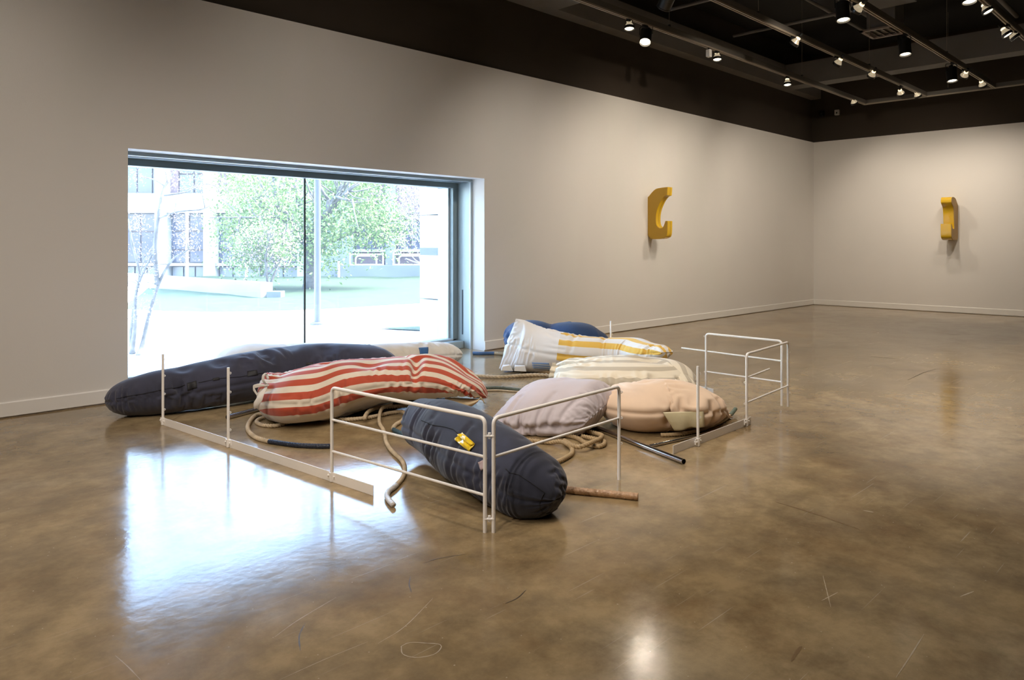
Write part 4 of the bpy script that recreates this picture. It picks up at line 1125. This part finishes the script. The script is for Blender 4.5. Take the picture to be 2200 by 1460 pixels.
def tab(pts, dep, name, parent, m='whitevinyl'):
    V = [at(x, y, dep) for x, y in pts]
    for q in V: q[2] = max(q[2], .003)
    V2 = [q + FW * .12 * (0.3 if i > 1 else 1) for i, q in enumerate(V)]
    n = len(V)
    o = mesh_obj(name, V + V2, [tuple(range(n)), tuple(range(2 * n - 1, n - 1, -1))] + [(i, i + n, (i + 1) % n + n, (i + 1) % n) for i in range(n)], m, parent)
    md = o.modifiers.new('bevel', 'BEVEL'); md.width = .004; md.segments = 2
    return o
dh = float(to_px(p.P[20, p.nv * 15 // 16][None])[2][0]) - .12
tab([(1076, 796), (1080, 787), (1095, 783.5), (1102, 797)], dh, 'vinyl_tab', p.root)
tab([(1105, 797), (1106, 787), (1128, 785.5), (1131, 798)], dh, 'vinyl_tab', p.root)
# 9 royal blue pillow at the back
p = Pillow([S(1096, 700, .18, .22), S(1112, 692, .2, .25), S(1145, 688, .225, .28), S(1182, 697, .185, .28), S(1225, 691, .22, .3), S(1262, 696, .2, .28), S(1276, 706, .17, .2), S(1288, 716, .12, .13)],
           (('round', .12), ('seam', .10)), 160, 120, 91, exc=(1.07, 1.08), seam_exc=.2, kf=.011, lump=.005)
p.build('cushion', 'royal blue cushion with dark yellow-edged end behind the yellow striped pillow', [('cover', 'blue', lambda u, v: u < .95), ('edge_trim', 'trim', None)])

# ================================================================== ROPES
def zpath(pts, r, lift=None):
    out = []
    for i, q in enumerate(pts):
        z = r + (q[2] if len(q) > 2 else 0)
        out.append(on_z(q[0], q[1] + 0, z))
    return out
def rope(pts, label, m='rope', r=.0155, tapes=(), strands=3, lay=.066, world_pts=None):
    """laid rope through floor points; tapes = [(from, to, material, name)] as fractions of its length"""
    path = catmull(world_pts if world_pts is not None else zpath(pts, r), .0035)
    n = len(path); s = np.concatenate([[0], np.cumsum(np.linalg.norm(np.diff(path, axis=0), axis=1))])
    root = empty('rope', (path[0][0], path[0][1], 0)); prop(root, label, 'rope', 'ropes on the floor')
    def section(a, b_, name, mt, k, amp):
        ia, ib = int(a * (n - 1)), int(b_ * (n - 1))
        seg = path[ia:ib + 1]; ss = s[ia:ib + 1]
        rad = lambda i, th: (1 - amp) + amp * np.abs(np.cos(strands / 2 * (th[None, :] - 2 * math.pi * ss[i][:, None] / lay)))
        V, Fc = sweep(seg, r * k, 18, True, rad)
        V[:, 2] = np.maximum(V[:, 2], .001)
        return mesh_obj(name, V, Fc, mt, root, True)
    cur = 0.0
    for (a, b_, mt, nm) in sorted(tapes):
        if a - cur > .01: section(cur, a, 'laid_strands', m, 1.0, .38)
        section(max(a - .004, 0), b_, nm, mt, 1.06, .10); cur = b_
    if 1 - cur > .01: section(cur, 1, 'laid_strands', m, 1.0, .38)
    return root
rope([(640, 893), (600, 888), (560, 889), (545, 895), (534, 910), (533, 923), (546, 937), (569, 945.5), (597, 950.5), (639, 956), (680, 958), (709, 958)], 'cream rope ending in a navy whipped tip inside the left rail', 'rope', .0165, [(.735, 1, 'tape_navy', 'whipped_end')])
rope([(640, 897), (590, 893), (569, 896), (555, 901), (552, 907), (566, 913), (593, 914), (616, 908), (650, 900)], 'short inner loop of cream rope under the red striped pillow', 'rope', .0155)
rope([(842, 868, .05), (826, 874, .045), (819, 880, .04), (815, 896, .02), (816, 910), (823, 922), (827, 934), (829.5, 948), (837, 962), (847, 973), (863, 988), (869.5, 1004), (866, 1024), (850, 1043), (836, 1054), (831.5, 1064), (836, 1074), (845, 1084)], 'cream rope snaking forward to a clear taped end on the bright floor', 'rope', .0145, [(0.86, 1, 'tape_white', 'taped_end')], lay=.05)
rope([(690, 899), (720, 900.5), (747, 900.5), (771, 899), (795, 896), (818, 891), (842, 886), (865, 884), (871, 891), (864, 903), (850, 912), (845, 921), (856, 928), (877, 938), (900, 948)], 'cream rope curving to a teal whipped end under the front bolster', 'rope', .0165, [(.77, 1, 'tape_teal', 'whipped_end')])
rope([(783, 899, .02), (786, 891, .03), (793, 883, .035), (805, 877.5, .035), (820, 874.5, .035), (842, 873, .03), (875, 871, .02), (920, 868)], 'cream rope curling up beneath the middle of the red striped pillow', 'rope', .0165)
rope([(760, 886), (800, 880), (850, 868), (890, 861), (926, 858.5), (950, 858.5), (985, 862)], 'black rope lying under the red striped pillow', 'rope_black', .02, lay=.05)
rope([(940, 812), (975, 807), (1008, 807), (1036, 807.5), (1075, 809.5), (1113, 807), (1151, 805), (1183, 806.5), (1197, 812), (1225, 820)], 'thick grey-brown rope running to the knotted striped pillow', 'rope', .020, lay=.12)
rope([(1000, 832), (1039, 833), (1075, 832.5), (1100, 835), (1123, 837), (1160, 836)], 'thin grey-green rope across the open floor behind the lavender cushion', 'rope_green', .016, lay=.05)
rope([(1010, 840), (1041, 838.5), (1070, 838), (1100, 840), (1140, 843)], 'thin pale cord right in front of the grey-green rope', 'rope', .009, lay=.04)
rope([(1016, 758.5), (1035, 759), (1059, 758.5), (1080, 759.5), (1105, 761), (1130, 764)], 'white rope with a blue whipped end near the window jamb', 'rope', .021, [(0, .38, 'tape_blue', 'whipped_end')])
rope([(1118, 796), (1140, 795), (1165, 797.5), (1190, 801), (1215, 803)], 'brown rope tucked under the white head of the yellow striped pillow', 'rope_tan', .020)
rope(None, 'short rope strand hanging from the knot of the cream striped pillow', 'rope', .015, world_pts=[at(1199, 793, 7.28), at(1192, 800, 7.24), at(1184, 809, 7.2), on_z(1179, 817, .015), on_z(1176, 824, .015)])
rope([(1125, 944), (1150, 947), (1180, 949.5), (1205, 948, .02), (1220, 954, .02), (1229.5, 964), (1229, 973), (1221, 980), (1205, 988.5), (1186, 996), (1165, 1005)], 'tan rope bending from the coil to the front bolster', 'rope_tan', .0165)
rope([(1235, 922), (1260, 926), (1281, 930.5), (1293, 935, .01), (1289, 942, .03), (1273, 949, .035), (1254, 957, .03), (1240, 959, .02), (1228, 955, .02), (1212, 946)], 'tan rope coil looping over under the lavender cushion', 'rope_tan', .0165)
rope([(1215, 934), (1239, 940), (1256, 950), (1268, 956), (1284, 958.5), (1296, 955.5), (1299, 949), (1290, 945), (1276, 942), (1250, 936)], 'lowest tan rope loop beside the lavender cushion', 'rope_tan', .0165)
rope([(1170, 1046), (1215, 1051), (1260, 1056), (1310, 1060.5), (1371, 1066.5)], 'brown rope end wrapped in clear tape on the right of the front bolster', 'rope_tan', .0195, [(.25, 1, 'tape_brown', 'taped_end')])
rope([(1420, 934), (1450, 933), (1480, 929), (1506, 922), (1530, 914), (1552, 904), (1566, 894, .01), (1573, 887, .02), (1580, 878, .03)], 'tan rope with a green taped end along the peach cushion', 'rope_tan', .0155, [(.84, 1, 'tape_green', 'taped_end')])

# ================================================================== CHROME TUBES
def chrome(a, b_, r, lab):
    a, b_ = np.asarray(a, float), np.asarray(b_, float); d = (b_ - a); l = np.linalg.norm(d); d /= l
    root = empty('chrome_tube', (a + b_) / 2); prop(root, lab, 'metal tube', 'chrome tubes')
    MB().lathe(a, d, [(0.03, r - .003), (0, r - .003), (0, r), (l, r), (l, r - .003), (l - .03, r - .003)], 24, False, False).build('tube_wall', 'chrome', root, auto=True)
    c = MB().lathe(a, d, [(.03, r - .0032), (.031, .001)], 24, False).lathe(a, d, [(l - .03, r - .0032), (l - .031, .001)], 24, False); c.build('tube_bore', 'tube_in', root)
chrome(on_z(1469, 991, .0185), on_z(1270, 914, .0185), .0185, 'chrome tube with open end pointing out past the right kick bar')
chrome(on_z(1385, 960, .013) , on_z(1530, 928, .013), .011, 'thin chrome tube crossing behind the right kick bar')
chrome(on_z(488, 896, .0185), on_z(640, 856, .0185), .0185, 'dark chrome tube poking out left of the red striped pillow')

# ================================================================== OUTSIDE
g = MB().box(-60, 80, OUT - .02, 90, -.5, -.02).build('plaza_paving', 'paving'); prop(g, 'pale sunlit paving outside the window', 'paving', kind='structure')
def lquad(r0, f0, r1, f1, z):
    return [local(r0, f0, z), local(r1, f0, z), local(r1, f1, z), local(r0, f1, z)]
DF = 30.0; MP = DF / F
def fx(px): return (px - CX) * MP
def fz(py): return HC - (py - HY) * MP
# lawn: gently rising to the facade, front edge curved
rows = []
gr = MB(); nx, ny = 60, 14
GV = []
for i in range(nx + 1):
    r_ = -22 + 26 * i / nx
    px_edge = CX + F * r_ / 17.5
    f0 = 17.0 + 1.6 * math.exp(-((r_ + 6.2) / 3.0) ** 2) * -1 + (0.9 if r_ > -4 else 0) * min(1, (r_ + 4) / 2)
    f0 += max(0, -(r_ + 8.6)) * 2.2
    for j in range(ny + 1):
        t = j / ny; f_ = f0 + (DF - .3 - f0) * t
        GV.append(local(r_, f_, -.015 + .10 * t + .02 * math.sin(3 * r_) * t))
GF = [(i * (ny + 1) + j, (i + 1) * (ny + 1) + j, (i + 1) * (ny + 1) + j + 1, i * (ny + 1) + j + 1) for i in range(nx) for j in range(ny)]
lawn = mesh_obj('lawn', GV, GF, 'grass', None, True); prop(lawn, 'green lawn strip in front of the building outside', 'lawn', kind='structure')
o = mesh_obj('lawn', [local(r_, f_, .002) for r_, f_ in ((-2.3, 12.3), (-.6, 11.6), (1.0, 11.7), (1.0, 12.6), (-1.2, 12.7))], [(0, 1, 2, 3, 4)], 'grass'); prop(o, 'small green lawn patch by the stone pier', 'lawn', kind='structure')
# low retaining wall
def lbox(mb, r0, r1, f0, f1, z0, z1):
    V = [local(r, f, z) for z in (z0, z1) for f in (f0, f1) for r in (r0, r1)]
    return mb.add(V, [(0, 2, 3, 1), (4, 5, 7, 6), (0, 1, 5, 4), (2, 6, 7, 3), (0, 4, 6, 2), (1, 3, 7, 5)])
ww = empty('retaining_wall', local(-7, 21, 0)); prop(ww, 'low white concrete wall at the edge of the lawn', 'low wall')
m_ = MB(); a0 = local(-13.5, 25.5, -.05); a1 = local((573 - CX) * 19.2 / F, 19.2, -.05)
m_.beam(a0, a1, .35, .44).build('wall_body', 'concrete', ww, bevel=.01)
m_ = MB(); m_.beam(a1 + RT * .05, a1 + RT * .42, .34, .22).build('end_block', 'concrete2', ww, bevel=.01)
# facade
bd = empty('campus_building', local(-10, DF, 0)); prop(bd, 'pale concrete and brick building seen through the window', 'building')
def fpart(name, m, px0, px1, py0, py1, f0=0.0, f1=.4, parent=bd, bevel=0):
    return lbox(MB(), fx(px0), fx(px1), DF + f0, DF + f1, fz(py1), fz(py0)).build(name, m, parent, bevel=bevel)
fpart('rear_cladding', 'concrete', 60, 1300, 238, 640, .6, 1.0)
fpart('concrete_band', 'concrete', 60, 745, 415, 457, -.05, .6)
fpart('concrete_band', 'concrete', 60, 745, 236, 262, -.05, .6)
for (a, b_) in ((335, 359), (439, 462), (640, 660), (230, 250), (150, 166)):
    fpart('column', 'concrete', a, b_, 262, 620, -.12, .6)
def window(px0, px1, py0, py1, cols, rowz, pm='pane'):
    r = lbox(MB(), fx(px0), fx(px1), DF + .42, DF + .5, fz(py1), fz(py0)).build('window_frame', 'woodframe', bd)
    xs = np.linspace(px0, px1, cols + 1); ys = [py0] + list(rowz) + [py1]
    for i in range(cols):
        for j in range(len(ys) - 1):
            lbox(MB(), fx(xs[i] + 1.6), fx(xs[i + 1] - 1.6), DF + .36, DF + .41, fz(ys[j + 1] - 1.6), fz(ys[j] + 1.6)).build('pane', pm, r)
window(252, 335, 457, 565, 2, (497,)); window(359, 439, 457, 565, 2, (496, 537)); window(462, 640, 457, 565, 4, (496, 537))
window(252, 352, 300, 415, 3, (350,)); window(376, 443, 300, 415, 2, (355, 372)); window(166, 230, 457, 565, 1, (497,))
fpart('brick_panel', 'brick', 443, 745, 262, 415, .3, .6)
fpart('brick_panel', 'brick', 352, 376, 262, 415, .3, .6)
for (a, b_) in ((359, 439), (462, 555), (566, 640), (252, 335)):
    fpart('window_sill', 'concrete', a, b_, 565, 571, -.02, .5)
    window(a + 2, b_ - 2, 572, 614, 3 if b_ - a > 75 else 2, (), 'curtain')
for (a, b_) in ((660, 757), (828, 848), (941, 990)):
    fpart('pilaster', 'concrete2', a, b_, 262, 625, 0, .6)
for (a, b_) in ((757, 828), (848, 941)):
    fpart('brick_panel', 'brick', a, b_, 538, 570, .3, .6); fpart('brick_panel', 'brick', a, b_, 262, 470, .3, .6)
    window(a + 2, b_ - 2, 472, 538, 3, (500,))
    fpart('window_ledge', 'concrete', a, b_, 535, 541, .0, .5)
fpart('brick_panel', 'brick', 990, 1300, 262, 640, .3, .6)
fpart('base_wall', 'concrete2', 735, 1010, 569, 622, -.5, .3)
fpart('parapet', 'concrete', 60, 1300, 222, 240, -.1, 1.0)
# white railings in front of the brick panels
for k, (a, b_, lab) in enumerate(((756, 826, 'left white railing frame on the building opposite'), (848, 940, 'right white railing frame on the building opposite'))):
    r = empty('railing', local(fx((a + b_) / 2), DF - .3, fz(569))); prop(r, lab, 'railing', 'white railings on the building opposite')
    f_ = DF - .35
    MB().tube(bent([local(fx(a + 12), f_, fz(567)), local(fx(a + 12), f_, fz(549)), local(fx(b_ - 14), f_, fz(549)), local(fx(b_ - 14), f_, fz(567))], .15), .03, 8).build('hoop', 'whitemetal', r)
    for z in (546, 568): MB().tube(np.array([local(fx(a), f_, fz(z)), local(fx(b_), f_, fz(z))]), .03, 8).build('rail', 'whitemetal', r)
    for x in (a, b_): MB().tube(np.array([local(fx(x), f_, fz(569)), local(fx(x), f_, fz(542))]), .03, 8).build('upright', 'whitemetal', r)
for k, (px, lab) in enumerate(((415, 'thin white drainpipe on the left of the building'), (540, 'thin white pole right of the blossom tree'), (735, 'thin white pole by the maple trunk'))):
    o = lbox(MB(), fx(px) - .04, fx(px) + .04, DF - .6, DF - .52, 0, fz(430 if k == 0 else 560)).build('drain_pipe', 'whitemetal'); prop(o, lab, 'pole', 'white poles by the building')
# steel post near the window
dp = 13.0
ps = empty('steel_post', local((682 - CX) * dp / F, dp, 0)); prop(ps, 'blue-grey painted steel post standing outside the window', 'post')
MB().tube(np.array([local((682 - CX) * dp / F, dp, -.02), local((682 - CX) * dp / F, dp, 5.2)]), .056, 18).build('shaft', 'post', ps, auto=True)
MB().lathe(local((682 - CX) * dp / F, dp, -.02), UPV, [(0, .13), (.03, .13), (.05, .07)], 18).build('foot_plate', 'post', ps)

# ---- trees
def branch(mb, p, d, l, r, lev, rng, tips, spread=.6, up=.25):
    n = 6; pts = [p]; dd = d.copy()
    for i in range(n):
        dd = dd + rng.normal(0, .10, 3) + UPV * up * .12; dd /= np.linalg.norm(dd); pts.append(pts[-1] + dd * l / n)
    rr = np.linspace(r, r * .55, n + 1)
    V, Fc = sweep(np.array(pts), rr, 7 if r > .03 else 5, True); mb.add(V, Fc)
    if lev == 0: tips.append(pts[-1]); tips.append(pts[3]); return
    for k in range(3 if lev > 1 else 4):
        q = pts[3 + rng.integers(0, 4)]
        nd = dd + rng.normal(0, spread, 3); nd[2] += up * .5; nd /= np.linalg.norm(nd)
        branch(mb, q, nd, l * rng.uniform(.6, .8), r * .55, lev - 1, rng, tips, spread, up)
def leaves(cent, n, size, sig, rng, name, m, parent):
    c = np.asarray(cent)[rng.integers(0, len(cent), n)] + rng.normal(0, 1, (n, 3)) * sig
    a = rng.normal(0, 1, (n, 3)); a /= np.linalg.norm(a, axis=1)[:, None]
    b_ = rng.normal(0, 1, (n, 3)); b_ -= a * (a * b_).sum(1)[:, None]; b_ /= np.linalg.norm(b_, axis=1)[:, None]
    s = size * rng.uniform(.6, 1.3, n)[:, None]
    nn = np.cross(a, b_)
    V = np.stack([c - a * s, c + b_ * s * .55 + nn * s * .2, c + a * s, c - b_ * s * .55 + nn * s * .2], 1).reshape(-1, 3)
    Fc = np.arange(4 * n).reshape(-1, 4).tolist()
    o = mesh_obj(name, V, Fc, m, parent); o['kind'] = 'stuff'; return o
# maple
rng = np.random.default_rng(3)
fm = 22.5; base = local((668 - CX) * fm / F, fm, .02)
t = empty('maple_tree', base); prop(t, 'leafy green maple tree on the lawn outside the window', 'tree')
mb = MB(); tips = []
V, Fc = sweep(np.array([base - UPV * .1, base + UPV * .3, base + UPV * 1.0 + RT * .03, base + UPV * 1.45 - RT * .03]), np.array([.27, .22, .19, .18]), 12); mb.add(V, Fc)
for k in range(8):
    a = k * 2.4; dd = np.array([math.cos(a), math.sin(a), .55 + .5 * (k % 3)]); dd /= np.linalg.norm(dd)
    branch(mb, base + UPV * (1.1 + .05 * k), dd, 1.9, .085, 2, rng, tips)
mb.build('trunk', 'bark', t, smooth=True)
cr = []
for (px, py, df) in ((530, 420, -.5), (560, 470, .3), (520, 510, 0), (560, 400, .8), (600, 440, -.8), (610, 390, 0), (640, 460, .6), (640, 500, -.4), (600, 520, .4), (690, 400, 0), (700, 450, .5), (720, 490, -.5), (760, 430, 0), (770, 480, .6), (740, 390, .3), (810, 460, -.3), (820, 500, .2), (850, 480, .1), (500, 470, 0), (660, 520, .6), (700, 530, -.3), (540, 545, .2), (500, 390, .4), (790, 400, 0)):
    cr.append(at(px, py, fm + df * 1.6))
leaves(cr, 20000, .052, .42, rng, 'foliage', 'leaf', t)
# small tree in front of the low wall
rng = np.random.default_rng(8); fs = 20.5; base = local((577 - CX) * fs / F, fs, .02)
t = empty('young_tree', base); prop(t, 'slim young tree with white-edged leaves left of the maple', 'tree'); mb = MB(); tips = []
for dx in (-.02, .10): branch(mb, base, np.array([dx, dx, 1.0]), 1.1, .045, 2, rng, tips, .5, .5)
mb.build('trunk', 'bark', t, smooth=True)
cr = [at(px, py, fs + q) for px, py, q in ((520, 555, 0), (545, 535, .3), (570, 520, 0), (600, 530, -.3), (590, 550, .3), (530, 520, 0), (560, 500, 0), (610, 510, .1))]
leaves(cr, 2600, .04, .22, rng, 'foliage', 'leaf', t)
leaves(cr, 2600, .03, .26, rng, 'blossom', 'blossom', t)
# blossoming multi-stem tree at the left edge of the window
rng = np.random.default_rng(5); fc = 9.4
t = empty('blossom_tree', local((292 - CX) * fc / F, fc, 0)); prop(t, 'slender multi-stemmed tree with white blossom at the left of the window', 'tree')
mb = MB(); tips = []
stems = ([(300, 800), (310, 735), (330, 660), (352, 590), (372, 556)], [(284, 810), (282, 720), (292, 630), (288, 560), (276, 490)], [(296, 810), (296, 700), (292, 640)], [(290, 620), (335, 590), (334, 520), (345, 440), (362, 380), (374, 350)])
stems = ([(297, 806), (306, 740), (322, 670), (345, 600), (372, 556), (392, 545), (412, 530)], [(286, 806), (282, 720), (292, 630), (300, 590), (284, 520), (276, 470)], [(283, 806), (290, 700), (293, 625), (320, 560), (331, 540)], [(338, 610), (333, 540), (338, 480), (350, 410), (372, 372), (395, 320)],
         [(338, 470), (380, 455), (430, 450), (455, 440)], [(352, 420), (400, 412), (440, 395), (465, 400)], [(335, 520), (310, 560), (300, 590)], [(355, 400), (330, 385), (300, 380)])
for k, sp in enumerate(stems):
    pts = [at(x, y, fc + .15 * math.sin(k + i)) for i, (x, y) in enumerate(sp)]
    if k < 3: pts[0][2] = -.02
    pth = catmull(pts, .06); rr = np.linspace(.034 if k < 4 else .012, .008, len(pth)); V, Fc = sweep(pth, rr, 8); mb.add(V, Fc)
    for q in pth[len(pth) // 3::6]:
        pp = [q]; dd = rng.normal(0, 1, 3); dd[2] = abs(dd[2])
        for _ in range(5): dd = dd / np.linalg.norm(dd) + rng.normal(0, .25, 3); pp.append(pp[-1] + dd * .05)
        V, Fc = sweep(np.array(pp), np.linspace(.006, .003, 6), 5); mb.add(V, Fc); tips.append(pp[-1])
mb.build('trunk', 'palebark', t, smooth=True)
cr = [at(px, py, fc + q) for px, py, q in ((390, 510, 0), (405, 500, .1), (415, 525, 0), (380, 470, 0), (420, 455, .1), (440, 462, 0), (395, 395, 0), (440, 385, .1), (300, 480, .1), (290, 380, 0), (360, 380, .1), (450, 400, 0), (395, 545, .1))]
leaves(cr * 2 + tips, 2600, .012, .075, rng, 'blossom', 'blossom', t)
# bare twiggy tree at the right
rng = np.random.default_rng(12); fb = 14.5; base = local((985 - CX) * fb / F, fb, 0)
t = empty('twiggy_tree', base); prop(t, 'bare twiggy tree spreading in from behind the stone pier', 'tree'); mb = MB(); tips = []
for k in range(6):
    dd = -RT * (.5 + .25 * (k % 3)) + UPV * (.4 + .16 * k) + FW * rng.normal(0, .2); dd /= np.linalg.norm(dd)
    branch(mb, base + UPV * (.8 + .05 * k), dd, 1.15, .022, 2, rng, tips, .45, .2)
mb.build('branches', 'twig', t, smooth=True)
V, Fc = sweep(np.array([base - UPV * .05, base + UPV * .6, base + UPV * 1.1]), np.array([.09, .07, .05]), 10)
mesh_obj('trunk', V, Fc, 'palebark', t, True)
leaves(tips, 1600, .018, .15, rng, 'blossom', 'blossom', t)
